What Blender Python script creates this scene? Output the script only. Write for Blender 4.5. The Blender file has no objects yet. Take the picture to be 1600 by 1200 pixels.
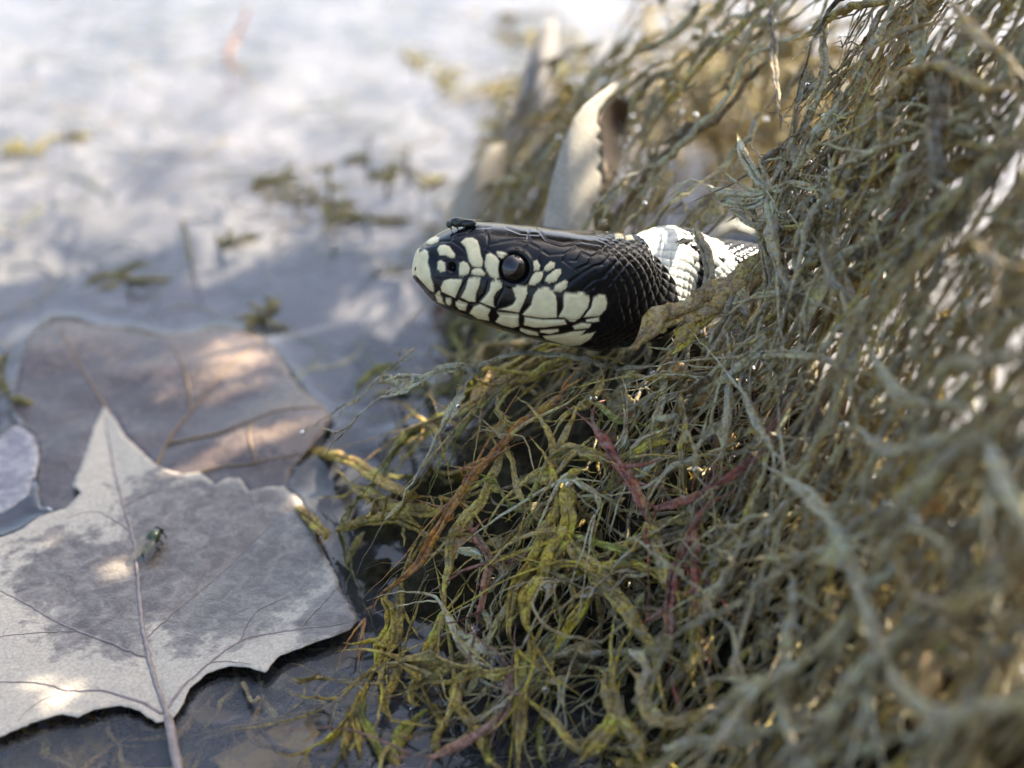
import bpy, math, random
import numpy as np
from mathutils import Vector, noise as mnoise
from mathutils.geometry import delaunay_2d_cdt

random.seed(7); RNG = np.random.default_rng(11)
SC = bpy.context.scene
S = 0.01                       # everything below is laid out in centimetres

# ------------------------------------------------------------------ camera
PITCH = math.radians(30.0); HF = math.radians(19.0); CAMH = 11.5
CAM = np.array([0.0, -15.6, CAMH])
FW = np.array([0.0, math.cos(PITCH), -math.sin(PITCH)])
RT = np.array([1.0, 0.0, 0.0])
UP = np.array([0.0, math.sin(PITCH), math.cos(PITCH)])
FPX = 800.0 / math.tan(HF)     # focal length in photo pixels (1600 wide)
cd = bpy.data.cameras.new("camera"); cam = bpy.data.objects.new("camera", cd)
SC.collection.objects.link(cam); SC.camera = cam
cam.location = Vector(CAM * S); cam.rotation_euler = (math.pi / 2 - PITCH, 0, 0)
cd.sensor_fit = 'HORIZONTAL'; cd.sensor_width = 36.0; cd.lens = 18.0 / math.tan(HF)
cd.clip_start = 0.005; cd.clip_end = 400.0
cd.dof.use_dof = True; cd.dof.focus_distance = 0.176; cd.dof.aperture_fstop = 14.0

# ------------------------------------------------------------------ sky, sun, exposure
SUN_EL = math.radians(42); SUN_AZ = math.radians(50)      # azimuth clockwise from +Y
W_ = bpy.data.worlds.new("World"); SC.world = W_; W_.use_nodes = True
wn = W_.node_tree
sky = wn.nodes.new('ShaderNodeTexSky'); sky.sky_type = 'NISHITA'; sky.sun_disc = False
sky.sun_elevation = SUN_EL; sky.sun_rotation = SUN_AZ
sky.air_density = 1.0; sky.dust_density = 3.5; sky.ozone_density = 1.0
bg = wn.nodes['Background']; bg.inputs['Strength'].default_value = 0.10
wn.links.new(sky.outputs[0], bg.inputs[0])
sl = bpy.data.lights.new("sun", 'SUN'); sun = bpy.data.objects.new("sun", sl)
SC.collection.objects.link(sun)
sl.energy = 5.0; sl.angle = math.radians(0.53); sl.color = (1.0, 0.92, 0.78)
sdir = Vector((math.sin(SUN_AZ) * math.cos(SUN_EL), math.cos(SUN_AZ) * math.cos(SUN_EL), math.sin(SUN_EL)))
sun.rotation_euler = sdir.to_track_quat('Z', 'Y').to_euler(); sun.location = sdir * 3
SC.view_settings.view_transform = 'Standard'; SC.view_settings.look = 'None'
SC.view_settings.gamma = 1.0; SC.view_settings.use_curve_mapping = False
SC.view_settings.exposure = 2.3
SC.render.engine = 'CYCLES'
SC.cycles.use_denoising = True
SC.cycles.max_bounces = 5; SC.cycles.transparent_max_bounces = 8
SC.cycles.caustics_reflective = False; SC.cycles.caustics_refractive = False

# ------------------------------------------------------------------ pixel helpers (photo pixels -> cm)
def P(px, py, d):
    px = np.asarray(px, float); py = np.asarray(py, float); d = np.asarray(d, float)
    v = FW + ((px - 800) / FPX)[..., None] * RT - ((py - 600) / FPX)[..., None] * UP
    return CAM + d[..., None] * v
def Wz(px, py, z=0.0):
    px = np.asarray(px, float); py = np.asarray(py, float)
    v = FW + ((px - 800) / FPX)[..., None] * RT - ((py - 600) / FPX)[..., None] * UP
    return CAM + ((z - CAMH) / v[..., 2])[..., None] * v
def proj(p):
    q = np.asarray(p) - CAM
    d = q @ FW
    return 800 + FPX * (q @ RT) / d, 600 - FPX * (q @ UP) / d, d
def zoomed(pts, ox, oy, k):
    a = np.array(pts, float); return np.stack([ox + a[:, 0] / k, oy + a[:, 1] / k], 1)

# ------------------------------------------------------------------ object helpers
def link(o, parent=None):
    SC.collection.objects.link(o)
    if parent is not None: o.parent = parent
    return o
def tag(o, label=None, cat=None, group=None, kind=None):
    if label: o["label"] = label
    if cat: o["category"] = cat
    if group: o["group"] = group
    if kind: o["kind"] = kind
    return o
ORI = {}
def empty(name, loc, label, cat, group=None):
    o = bpy.data.objects.new(name, None); o.empty_display_size = 0.005
    o.location = Vector(np.asarray(loc) * S); link(o); ORI[o.name] = np.asarray(loc, float)
    return tag(o, label, cat, group)
def mesh(name, V, F, mat, parent=None, col=None, fattr=None, smooth=True):
    """one mesh object from vertices in cm (world); F an (n,3|4) array or a list of faces"""
    V = np.asarray(V, float)
    if parent is not None: o0 = ORI[parent.name]
    else: o0 = np.array([V[:, 0].mean(), V[:, 1].mean(), V[:, 2].min()])
    me = bpy.data.meshes.new(name)
    L = (V - o0) * S
    if isinstance(F, np.ndarray):
        n, k = F.shape
        me.vertices.add(len(L)); me.vertices.foreach_set('co', L.astype(np.float32).ravel())
        me.loops.add(n * k); me.loops.foreach_set('vertex_index', F.astype(np.int32).ravel())
        me.polygons.add(n); me.polygons.foreach_set('loop_start', np.arange(0, n * k, k, dtype=np.int32))
        me.update(calc_edges=True)
    else:
        me.from_pydata([tuple(v) for v in L], [], [tuple(f) for f in F]); me.update()
    if smooth: me.polygons.foreach_set('use_smooth', np.ones(len(me.polygons), bool))
    if col is not None:
        a = me.color_attributes.new('Col', 'FLOAT_COLOR', 'POINT')
        a.data.foreach_set('color', np.asarray(col, np.float32).ravel())
    if fattr:
        for k2, v2 in fattr.items():
            a = me.attributes.new(k2, 'FLOAT', 'POINT'); a.data.foreach_set('value', np.asarray(v2, np.float32))
    me.materials.append(mat)
    o = bpy.data.objects.new(name, me); link(o, parent)
    ORI[o.name] = o0
    if parent is None: o.location = Vector(o0 * S)
    else: o.location = Vector((0, 0, 0))
    return o

# ------------------------------------------------------------------ materials
class Mat:
    def __init__(s, name):
        s.m = bpy.data.materials.new(name); s.m.use_nodes = True
        s.t = s.m.node_tree; s.b = s.t.nodes['Principled BSDF']; s.out = s.t.nodes['Material Output']
    def n(s, typ, **kw):
        x = s.t.nodes.new('ShaderNode' + typ)
        for k, v in kw.items():
            if k.startswith('i_'):
                key = k[2:]; key = int(key) if key.isdigit() else key.replace('_', ' ')
                if hasattr(v, 'node'): s.t.links.new(v, x.inputs[key])
                else: x.inputs[key].default_value = v
            else: setattr(x, k, v)
        return x
    def l(s, a, b): s.t.links.new(a, b)
    def tex(s): 
        if not hasattr(s, '_tc'): s._tc = s.n('TexCoord').outputs['Object']
        return s._tc
    def noise(s, scale, detail=4, rough=0.55, dist=0.0):
        x = s.n('TexNoise'); s.l(s.tex(), x.inputs['Vector'])
        x.inputs['Scale'].default_value = scale; x.inputs['Detail'].default_value = detail
        x.inputs['Roughness'].default_value = rough; x.inputs['Distortion'].default_value = dist
        return x.outputs['Fac']
    def ramp(s, f, stops):
        x = s.n('ValToRGB'); s.l(f, x.inputs[0]); e = x.color_ramp.elements
        while len(e) < len(stops): e.new(0.5)
        for i, (p, c) in enumerate(stops):
            e[i].position = p; e[i].color = (c, c, c, 1) if np.isscalar(c) else (*c, 1)
        return x.outputs[0]
    def mix(s, f, a, b, bt='MIX'):
        x = s.n('Mix', data_type='RGBA', blend_type=bt)
        for ix, v in ((0, f), (6, a), (7, b)):
            sock = x.inputs[ix]
            if hasattr(v, 'node'): s.l(v, sock)
            elif np.isscalar(v): sock.default_value = v if ix == 0 else (v, v, v, 1)
            else: sock.default_value = (*v, 1)
        return x.outputs[2]
    def math(s, op, a, b=0.0, c=0.0, clamp=False):
        x = s.n('Math', operation=op, use_clamp=clamp)
        for i, v in enumerate((a, b, c)):
            if hasattr(v, 'node'): s.l(v, x.inputs[i])
            else: x.inputs[i].default_value = v
        return x.outputs[0]
    def bump(s, h, strength, dist=0.0002):
        x = s.n('Bump'); x.inputs['Strength'].default_value = strength; x.inputs['Distance'].default_value = dist
        s.l(h, x.inputs['Height']); return x.outputs[0]
    def set(s, **kw):
        for k, v in kw.items():
            sock = s.b.inputs[k.replace('_', ' ')]
            if hasattr(v, 'node'): s.l(v, sock)
            elif isinstance(v, tuple): sock.default_value = (*v, 1)
            else: sock.default_value = v
        return s

def weed_material():
    M = Mat('pondweed'); at = M.n('Attribute', attribute_name='Col')
    c, wet = at.outputs['Color'], at.outputs['Alpha']
    n1 = M.noise(330, 3); n2 = M.noise(2300, 4, 0.7); n3 = M.noise(900, 5, 0.7); n4 = M.noise(620, 3)
    c1 = M.mix(1.0, c, M.ramp(n1, [(0.36, 0.55), (0.64, 1.45)]), 'MULTIPLY')
    c1 = M.mix(1.0, c1, (1.85, 1.6, 1.15), 'MULTIPLY')
    c1 = M.mix(M.ramp(n4, [(0.55, 0.0), (0.68, 0.5)]), c1, (0.30, 0.15, 0.06))
    c2 = M.mix(1.0, c1, M.ramp(n2, [(0.38, 0.35), (0.64, 1.8)]), 'MULTIPLY')
    up = M.n('SeparateXYZ'); M.l(M.n('NewGeometry').outputs['Normal'], up.inputs[0])
    upf = M.math('MULTIPLY_ADD', up.outputs['Z'], 0.5, 0.5, True)
    dust = M.math('MULTIPLY', M.math('MULTIPLY', M.ramp(n3, [(0.44, 0.0), (0.60, 1.0)]), upf), M.math('MULTIPLY_ADD', wet, -1.15, 1.0, True))
    c2 = M.mix(1.0, c2, 0.75, 'DARKEN')
    c3 = M.mix(dust, c2, (0.55, 0.51, 0.41))
    ro = M.math('MULTIPLY_ADD', wet, -0.36, 0.55)
    ro2 = M.math('MULTIPLY_ADD', M.ramp(n3, [(0.4, 0.0), (0.62, 1.0)]), 0.25, ro, True)
    M.set(Base_Color=c3, Roughness=ro2, Specular_IOR_Level=0.5)
    M.l(M.bump(M.math('ADD', n2, M.math('MULTIPLY', n3, 1.8)), 1.0, 0.0004), M.b.inputs['Normal'])
    tr = M.n('BsdfTranslucent'); M.l(M.mix(0.5, c3, (0.42, 0.36, 0.10), 'MIX'), tr.inputs[0])
    mx = M.n('MixShader'); mx.inputs[0].default_value = 0.32
    M.l(M.b.outputs[0], mx.inputs[1]); M.l(tr.outputs[0], mx.inputs[2]); M.l(mx.outputs[0], M.out.inputs[0])
    return M.m

def snake_material():
    M = Mat('snake_skin'); at = M.n('Attribute', attribute_name='Col')
    n1 = M.noise(900, 4); n2 = M.noise(4000, 3)
    c = M.mix(1.0, at.outputs['Color'], M.ramp(n1, [(0.25, 0.82), (0.75, 1.1)]), 'MULTIPLY')
    ro = M.math('MULTIPLY_ADD', n1, 0.16, 0.06)
    M.set(Base_Color=c, Roughness=ro, Specular_IOR_Level=0.30)
    M.l(M.bump(n2, 0.25, 0.00008), M.b.inputs['Normal'])
    return M.m

def leaf_material(name, pale, dark, vein=(0.2, 0.17, 0.17), wetgloss=0.2, dryrough=0.6, trans=0.12, blotch=170):
    M = Mat(name); st = M.n('Attribute', attribute_name='stain').outputs['Fac']
    n1 = M.noise(blotch, 6, 0.62, 0.4); n2 = M.noise(blotch * 4, 5, 0.6); n3 = M.noise(blotch * 14, 3, 0.6)
    s0 = M.math('ADD', st, M.math('MULTIPLY_ADD', n1, 1.5, -0.75))
    s1 = M.math('ADD', s0, M.math('MULTIPLY_ADD', n2, 1.3, -0.65))
    s = M.ramp(s1, [(0.30, 0.0), (0.52, 0.75), (0.75, 1.0)])
    n5 = M.noise(blotch * 2.1, 6, 0.7, 0.8)
    d2 = M.mix(M.ramp(n5, [(0.42, 0.0), (0.66, 1.0)]), dark, tuple(x * 0.36 + y * 0.6 for x, y in zip(pale, dark)))
    p2 = M.mix(M.ramp(n2, [(0.3, 0.0), (0.7, 1.0)]), tuple(x * 0.82 for x in pale), pale)
    c = M.mix(s, p2, d2)
    c = M.mix(1.0, c, M.ramp(n3, [(0.3, 0.78), (0.7, 1.18)]), 'MULTIPLY')
    vo = M.n('TexVoronoi', feature='DISTANCE_TO_EDGE'); M.l(M.tex(), vo.inputs['Vector']); vo.inputs['Scale'].default_value = 330
    ve = M.ramp(vo.outputs['Distance'], [(0.0, 1.0), (0.03, 0.0)])
    c = M.mix(M.math('MULTIPLY', ve, 0.22), c, vein)
    M.set(Base_Color=c, Roughness=M.math('MULTIPLY_ADD', s, wetgloss - dryrough, dryrough), Specular_IOR_Level=0.5)
    M.l(M.bump(M.math('ADD', M.math('MULTIPLY', ve, 0.2), M.math('ADD', n2, n3)), 0.4, 0.0002), M.b.inputs['Normal'])
    tr = M.n('BsdfTranslucent'); M.l(c, tr.inputs[0])
    mx = M.n('MixShader'); mx.inputs[0].default_value = trans
    M.l(M.b.outputs[0], mx.inputs[1]); M.l(tr.outputs[0], mx.inputs[2]); M.l(mx.outputs[0], M.out.inputs[0])
    return M.m

def plain(name, c, rough=0.5, spec=0.5, nscale=900, lo=0.7, hi=1.25, bump=0.3, **kw):
    M = Mat(name); n1 = M.noise(nscale, 4)
    M.set(Base_Color=M.mix(1.0, c, M.ramp(n1, [(0.3, lo), (0.7, hi)]), 'MULTIPLY'), Roughness=rough, Specular_IOR_Level=spec, **kw)
    M.l(M.bump(n1, bump, 0.0002), M.b.inputs['Normal'])
    return M.m

def water_material():
    M = Mat('pond_water')
    n1 = M.noise(26, 2, 0.5); n2 = M.noise(110, 2, 0.5)
    nb = M.bump(M.math('ADD', n1, M.math('MULTIPLY', n2, 0.03)), 0.12, 0.003)
    fr = M.n('Fresnel'); fr.inputs['IOR'].default_value = 1.333; M.l(nb, fr.inputs['Normal'])
    tp = M.n('BsdfTransparent'); tp.inputs[0].default_value = (0.82, 0.82, 0.85, 1)
    gl = M.n('BsdfGlossy'); gl.inputs['Roughness'].default_value = 0.02; gl.inputs[0].default_value = (1, 1, 1, 1); M.l(nb, gl.inputs['Normal'])
    df = M.n('BsdfDiffuse'); df.inputs[0].default_value = (0.30, 0.295, 0.30, 1)
    film = M.ramp(M.noise(45, 5, 0.6, 0.6), [(0.3, 0.07), (0.75, 0.16)])
    a = M.n('MixShader'); M.l(film, a.inputs[0]); M.l(tp.outputs[0], a.inputs[1]); M.l(df.outputs[0], a.inputs[2])
    b = M.n('MixShader'); M.l(fr.outputs[0], b.inputs[0]); M.l(a.outputs[0], b.inputs[1]); M.l(gl.outputs[0], b.inputs[2])
    M.l(b.outputs[0], M.out.inputs[0]); M.t.nodes.remove(M.b)
    return M.m

def bed_material():
    M = Mat('pond_bed')
    n1 = M.noise(28, 6, 0.6, 0.8); n2 = M.noise(95, 5, 0.6, 0.5); n3 = M.noise(420, 3)
    c = M.ramp(n1, [(0.30, (0.21, 0.19, 0.175)), (0.5, (0.28, 0.255, 0.22)), (0.68, (0.26, 0.24, 0.19))])
    c = M.mix(M.ramp(n2, [(0.58, 0.0), (0.7, 1.0)]), c, (0.44, 0.40, 0.35))
    c = M.mix(1.0, c, M.ramp(n3, [(0.3, 0.7), (0.7, 1.25)]), 'MULTIPLY')
    M.set(Base_Color=c, Roughness=0.85)
    return M.m

MW = weed_material(); MS = snake_material()
M_MUD = plain('wet_mud', (0.026, 0.021, 0.010), 0.85, 0.1, 800, 0.25, 2.0, 1.0)
M_WATER = water_material(); M_BED = bed_material()
M_MAPLE = leaf_material('pale_leaf', (0.53, 0.455, 0.345), (0.11, 0.084, 0.064), (0.22, 0.18, 0.2), 0.28, 0.62)
M_DARK = leaf_material('brown_wet_leaf', (0.22, 0.155, 0.11), (0.062, 0.043, 0.036), (0.07, 0.05, 0.06), 0.22, 0.4)
M_SUNK = leaf_material('sunken_leaf', (0.38, 0.26, 0.06), (0.12, 0.08, 0.03), (0.05, 0.03, 0.02), 0.3, 0.5)
M_STAND = leaf_material('cream_leaf', (0.62, 0.56, 0.45), (0.50, 0.42, 0.30), (0.4, 0.33, 0.26), 0.4, 0.6, 0.42)
M_BROWN = leaf_material('crumpled_leaf', (0.30, 0.20, 0.11), (0.15, 0.09, 0.05), (0.05, 0.03, 0.02), 0.4, 0.6, 0.3)
M_TAN = leaf_material('tan_leaf', (0.50, 0.36, 0.18), (0.36, 0.23, 0.10), (0.3, 0.2, 0.1), 0.45, 0.65, 0.5)
M_VEIN = plain('leaf_vein', (0.25, 0.20, 0.17), 0.55, 0.35)
M_EYE = plain('eye_surface', (0.006, 0.005, 0.005), 0.04, 0.7, 500, 0.7, 1.3, 0.0)
M_IRIS = plain('iris', (0.016, 0.008, 0.005), 0.1, 0.6, 1800, 0.5, 1.6, 0.1)
M_FLY = plain('insect_shell', (0.018, 0.02, 0.015), 0.3, 0.5)
M_FLYG = plain('insect_shell_green', (0.03, 0.045, 0.018), 0.3, 0.5)
M_FLYW = Mat('insect_wing').set(Base_Color=(0.10, 0.09, 0.07), Roughness=0.25, Alpha=0.7).m
M_DEBRIS = plain('pale_debris', (0.50, 0.44, 0.36), 0.7)

# ------------------------------------------------------------------ geometry helpers
def catmull(p, step):
    p = np.asarray(p, float)
    q = np.vstack([2 * p[0] - p[1], p, 2 * p[-1] - p[-2]])
    out = []
    for i in range(1, len(q) - 2):
        n = max(2, int(np.linalg.norm(q[i + 1] - q[i]) / step))
        t = np.linspace(0, 1, n, endpoint=False)[:, None]
        a, b, c, d = q[i - 1], q[i], q[i + 1], q[i + 2]
        out.append(0.5 * (2 * b + (c - a) * t + (2 * a - 5 * b + 4 * c - d) * t ** 2 + (3 * b - a - 3 * c + d) * t ** 3))
    out.append(p[-1:]); return np.vstack(out)
def tube(p, r, K=6, flat=1.0, rough=0.0, twist=0.0, rng=RNG):
    """swept tube; r per point; flat<1 squashes it; rough wrinkles the skin"""
    p = np.asarray(p, float); N = len(p); r = np.broadcast_to(np.asarray(r, float), (N,)).copy()
    T = np.gradient(p, axis=0); T /= np.linalg.norm(T, axis=1)[:, None] + 1e-9
    ref = np.array([0.3, -0.5, 0.81]); B = np.cross(T, ref); B /= np.linalg.norm(B, axis=1)[:, None] + 1e-6
    Nn = np.cross(B, T)
    a0 = rng.normal(0, 0.35) + twist * np.linspace(0, 1, N)
    th = np.linspace(0, 2 * math.pi, K, endpoint=False)
    cu, su = np.cos(th), np.sin(th) * flat
    ca, sa = np.cos(a0)[:, None], np.sin(a0)[:, None]
    x = cu * ca - su * sa; y = cu * sa + su * ca
    rr = r[:, None] * np.ones((1, K))
    if rough:
        g = rng.normal(0, 1, (N, K)); g = (g + np.roll(g, 1, 0) + np.roll(g, -1, 0)) / 1.7
        rr = rr * np.clip(1 + rough * g, 0.35, 1.9)
    V = p[:, None, :] + rr[..., None] * (x[..., None] * B[:, None] + y[..., None] * Nn[:, None])
    i = np.arange(N - 1)[:, None] * K; j = np.arange(K)[None]; j2 = (j + 1) % K
    F = np.stack([i + j, i + j2, i + K + j2, i + K + j], -1).reshape(-1, 4)
    return V.reshape(-1, 3), F
class Bag:
    def __init__(s): s.V = []; s.F = []; s.C = []; s.n = 0
    def add(s, V, F, c):
        s.V.append(V); s.F.append(F + s.n); s.n += len(V)
        c = np.asarray(c, float); s.C.append(np.broadcast_to(c, (len(V), 4)) if c.ndim == 1 else c)
    def build(s, name, mat, parent=None): return mesh(name, np.vstack(s.V), np.vstack(s.F), mat, parent, np.vstack(s.C))
def ellipsoid(c, ax, nu=10, nv=14):
    """c centre, ax 3 axis vectors"""
    u = np.linspace(0, math.pi, nu); v = np.linspace(0, 2 * math.pi, nv, endpoint=False)
    uu, vv = np.meshgrid(u, v, indexing='ij')
    l = np.stack([np.cos(uu), np.sin(uu) * np.cos(vv), np.sin(uu) * np.sin(vv)], -1).reshape(-1, 3)
    V = np.asarray(c) + l @ np.asarray(ax)
    i = np.arange(nu - 1)[:, None] * nv; j = np.arange(nv)[None]; j2 = (j + 1) % nv
    return V, np.stack([i + j, i + j2, i + nv + j2, i + nv + j], -1).reshape(-1, 4)
def inpoly(x, y, poly):
    r = np.zeros(x.shape, bool); n = len(poly)
    for i in range(n):
        x1, y1 = poly[i]; x2, y2 = poly[(i + 1) % n]
        if y1 == y2: continue
        r ^= ((y1 > y) != (y2 > y)) & (x < (x2 - x1) * (y - y1) / (y2 - y1) + x1)
    return r
def distline(x, y, line, closed=False):
    d = np.full(x.shape, 1e9); n = len(line)
    for i in range(n if closed else n - 1):
        ax, ay = line[i]; bx, by = line[(i + 1) % n]
        L = (bx - ax) ** 2 + (by - ay) ** 2 + 1e-12
        t = np.clip(((x - ax) * (bx - ax) + (y - ay) * (by - ay)) / L, 0, 1)
        d = np.minimum(d, (x - ax - t * (bx - ax)) ** 2 + (y - ay - t * (by - ay)) ** 2)
    return np.sqrt(d)
def vnoise(V, sc, seed=0.0):
    return np.array([mnoise.noise(Vector((v[0] * sc + seed, v[1] * sc - seed, v[2] * sc + 3.1 * seed))) for v in V])

# ------------------------------------------------------------------ leaf outlines on the water (photo pixels)
MAPLE = np.array([(268, 1130), (285, 1112), (297, 1085), (325, 1063), (360, 1055), (392, 1058), (416, 1066), (424, 1056), (440, 1040), (480, 1026), (520, 1014), (548, 1003),
    (561, 985), (552, 962), (535, 935), (527, 905), (512, 878), (495, 845), (488, 815), (466, 778), (443, 761), (418, 763), (390, 770), (376, 750), (356, 750), (338, 760), (312, 741), (286, 744),
    (246, 730), (217, 702), (196, 682), (180, 655), (163, 636), (152, 655), (137, 695), (124, 735), (113, 758), (127, 772), (104, 796), (62, 808), (33, 828), (0, 840),
    (-55, 838), (-120, 880), (-175, 865), (-160, 920), (-205, 985), (-180, 1035), (-225, 1095), (-140, 1120), (-90, 1180), (-40, 1165), (0, 1163), (60, 1141), (100, 1129), (124, 1134), (150, 1121), (190, 1112), (220, 1118), (245, 1135)], float)
DARK = np.array([(20, 640), (24, 600), (36, 560), (52, 522), (82, 497), (120, 500), (152, 512), (215, 517), (262, 528), (303, 524), (340, 512), (372, 518), (404, 530), (428, 550), (452, 583), (478, 618), (508, 648),
    (520, 668), (508, 690), (478, 715), (455, 738), (446, 765), (430, 790), (340, 800), (250, 790), (170, 800), (110, 805), (60, 790), (52, 740), (58, 690), (40, 665)], float)
SMALL = np.array([(-70, 730), (-40, 690), (-5, 690), (18, 664), (40, 668), (58, 688), (61, 715), (55, 745), (46, 772), (20, 792), (-8, 806), (-60, 800)], float)
mapleW = Wz(MAPLE[:, 0], MAPLE[:, 1], 0.06)[:, :2]
darkW = Wz(DARK[:, 0], DARK[:, 1], 0.03)[:, :2]
smallW = Wz(SMALL[:, 0], SMALL[:, 1], 0.03)[:, :2]

# ------------------------------------------------------------------ weed bank surface  h(x,y), cm
WL = [(300, 1230), (470, 1160), (575, 1000), (490, 860), (462, 740), (590, 695), (655, 610), (715, 530), (705, 365), (770, 270), (800, 175), (850, 60), (880, -60)]
CT = [(700, 900, 17.7), (850, 800, 17.5), (620, 800, 18.6), (780, 660, 18.6), (800, 1100, 16.6), (650, 1080, 17.1), (1000, 700, 17.5), (1000, 900, 16.9), (1000, 1150, 15.8), (1150, 600, 17.2), (1150, 900, 15.9), (1150, 1150, 14.8),
      (1350, 600, 15.3), (1350, 900, 14.1), (1350, 1190, 13.0), (1560, 300, 14.2), (1560, 600, 13.1), (1560, 900, 12.2), (1560, 1180, 11.6), (1200, 300, 18.0), (1150, 460, 17.9), (1360, 300, 16.4), (1300, 100, 18.6), (1500, 40, 15.8),
      (830, 300, 23.5), (790, 335, 25.0), (880, 200, 25.0), (860, 110, 28.0), (950, 570, 18.6), (1060, 560, 17.9), (1060, 200, 20.5), (960, 300, 22.0), (930, 100, 25.5), (1010, 0, 25), (1150, 20, 21.0), (830, 590, 19.8)]
ctl = [*[(*w[:2], -0.15) for w in Wz(np.array(WL)[:, 0], np.array(WL)[:, 1])]]
ctl += [tuple(P(a, b, c)) for a, b, c in CT]
ctl += [(x - 2.2, y + 0.3, -1.4) for x, y, z in ctl[:len(WL):2]]
ctl += [(9, -4, 9.0), (9, 2, 11.5), (9, 8, 7.0), (9, 15, 1.2), (9, -12, 5.0), (6, -13, 2.5), (4.5, 12, 1.2), (4, 20, 0.1), (0, -9, 0.2), (3, -11, 1.0), (-3, -8, -1.2), (7, 28, -1), (1.5, 28, -0.3), (-2, 30, -1.4)]
ctl = np.array(ctl)
def _phi(r2): return r2 * np.log(np.sqrt(r2) + 1e-6)
_d = ((ctl[:, None, :2] - ctl[None, :, :2]) ** 2).sum(-1); n_ = len(ctl)
_A = np.zeros((n_ + 3, n_ + 3)); _A[:n_, :n_] = _phi(_d) + np.eye(n_) * 0.6
_A[:n_, n_:] = np.c_[np.ones(n_), ctl[:, :2]]; _A[n_:, :n_] = _A[:n_, n_:].T
_w = np.linalg.solve(_A, np.r_[ctl[:, 2], 0, 0, 0])
def H(x, y):
    x = np.asarray(x, float); y = np.asarray(y, float)
    d2 = (x[..., None] - ctl[:, 0]) ** 2 + (y[..., None] - ctl[:, 1]) ** 2
    return np.clip(_phi(d2) @ _w[:n_] + _w[n_] + _w[n_ + 1] * x + _w[n_ + 2] * y, -2.0, 12.0)
def on_bank(px, py, off=0.0):
    """where a ray through a photo pixel meets the bank (or the water)"""
    px = np.asarray(px, float); py = np.asarray(py, float)
    ds = np.linspace(10.5, 34, 320); out = np.zeros((len(px), 3))
    for k in range(len(px)):
        q = P(np.full(320, px[k]), np.full(320, py[k]), ds)
        hit = q[:, 2] <= np.maximum(H(q[:, 0], q[:, 1]) + off, 0.02)
        i = int(np.argmax(hit)) if hit.any() else 319
        out[k] = q[i]
    for _ in range(2):                       # soften the depth along the strand
        d = proj(out)[2]
        if len(d) > 2: d[1:-1] = (d[:-2] + 2 * d[1:-1] + d[2:]) / 4
        out = P(px, py, d)
    return out

# ------------------------------------------------------------------ water and bed
def axis(lo, hi, step, far):
    a = np.arange(lo, hi + step, step); g = []; d = step; x = a[-1]
    while x < far: d *= 1.35; x += d; g.append(x)
    g = np.array(g); l = []; d = step; x = a[0]
    while x > -far: d *= 1.35; x -= d; l.append(x)
    return np.r_[np.array(l)[::-1], a, g]
xs = axis(-11, 4, 0.05, 15000); ys = axis(-6, 14, 0.06, 15000)
gx, gy = np.meshgrid(xs, ys, indexing='ij')
zz = np.zeros(gx.shape)
near = (gx > -12) & (gx < 5) & (gy > -7) & (gy < 15)
nx, ny = gx[near], gy[near]; men = np.zeros(nx.shape); ins = np.zeros(nx.shape, bool)
for poly, amp in ((mapleW, 0.075), (darkW, 0.07), (smallW, 0.06)):
    i_ = inpoly(nx, ny, poly); d_ = distline(nx, ny, poly, True)
    men = np.maximum(men, np.where(i_, 0, amp * np.exp(-d_ / 0.16))); ins |= i_ & (d_ > 0.02)
hb = H(nx, ny); men = np.maximum(men, 0.04 * np.clip(np.exp(-np.abs(hb + 0.05) / 0.35), 0, 1) * (0.5 + 0.5 * np.sin(nx * 4 + 3 * np.sin(ny * 3))))
zz[near] = np.where(ins, -0.05, men)
V = np.stack([gx, gy, zz], -1).reshape(-1, 3)
ni, nj = gx.shape
ii = (np.arange(ni - 1)[:, None] * nj + np.arange(nj - 1)[None]).ravel()
FQ = np.stack([ii, ii + nj, ii + nj + 1, ii + 1], 1)
tag(mesh('water', V, FQ, M_WATER), 'still shallow pond water reflecting the pale sky', 'water', kind='structure')
xs2 = axis(-14, 12, 0.4, 16000); ys2 = axis(-16, 40, 0.4, 16000)
bx, by = np.meshgrid(xs2, ys2, indexing='ij'); bz = -1.9 + 0.35 * np.sin(bx * 1.1 + 0.7 * by) * np.sin(by * 0.8 - 0.4 * bx) + 0.2 * np.sin(bx * 3.1) * np.sin(by * 2.7)
far_ = np.hypot(bx, by) > 45; bz[far_] = -2.6
bi, bj = bx.shape; ii = (np.arange(bi - 1)[:, None] * bj + np.arange(bj - 1)[None]).ravel()
tag(mesh('pond_bed', np.stack([bx, by, bz], -1).reshape(-1, 3), np.stack([ii, ii + bj, ii + bj + 1, ii + 1], 1), M_BED), 'mottled muddy bed of the shallow pond', 'pond bed', kind='structure')
mx_, my_ = np.meshgrid(np.r_[np.arange(-6, 5, 0.09), np.arange(5, 16, 0.4)], np.r_[np.arange(-18, -6, 0.4), np.arange(-6, 12, 0.09), np.arange(12, 34, 0.4)], indexing='ij')
mh = H(mx_, my_)
lump = np.sin(mx_ * 3.3 + 1.7 * np.sin(my_ * 2.1)) * np.sin(my_ * 3.0 + 1.9 * np.sin(mx_ * 1.7)); fine = np.sin(mx_ * 11 + 3 * np.sin(my_ * 5)) * np.sin(my_ * 10 + 3 * np.sin(mx_ * 6))
mz_ = np.minimum(mh - 0.36 - 0.38 * np.clip(mh, 0, 2.2) + 0.26 * lump + 0.09 * fine, 2.2 + 0.12 * mh - 0.7 * np.clip(my_ - (3.2 - 0.9 * np.clip(mx_, 0, 4)), 0, 9) - 0.45 * np.clip(mx_ - 2.2, 0, 6) + 0.1 * fine + 0.35 * lump)
mz_ = np.maximum(mz_, -2.7); mi, mj = mx_.shape
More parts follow.
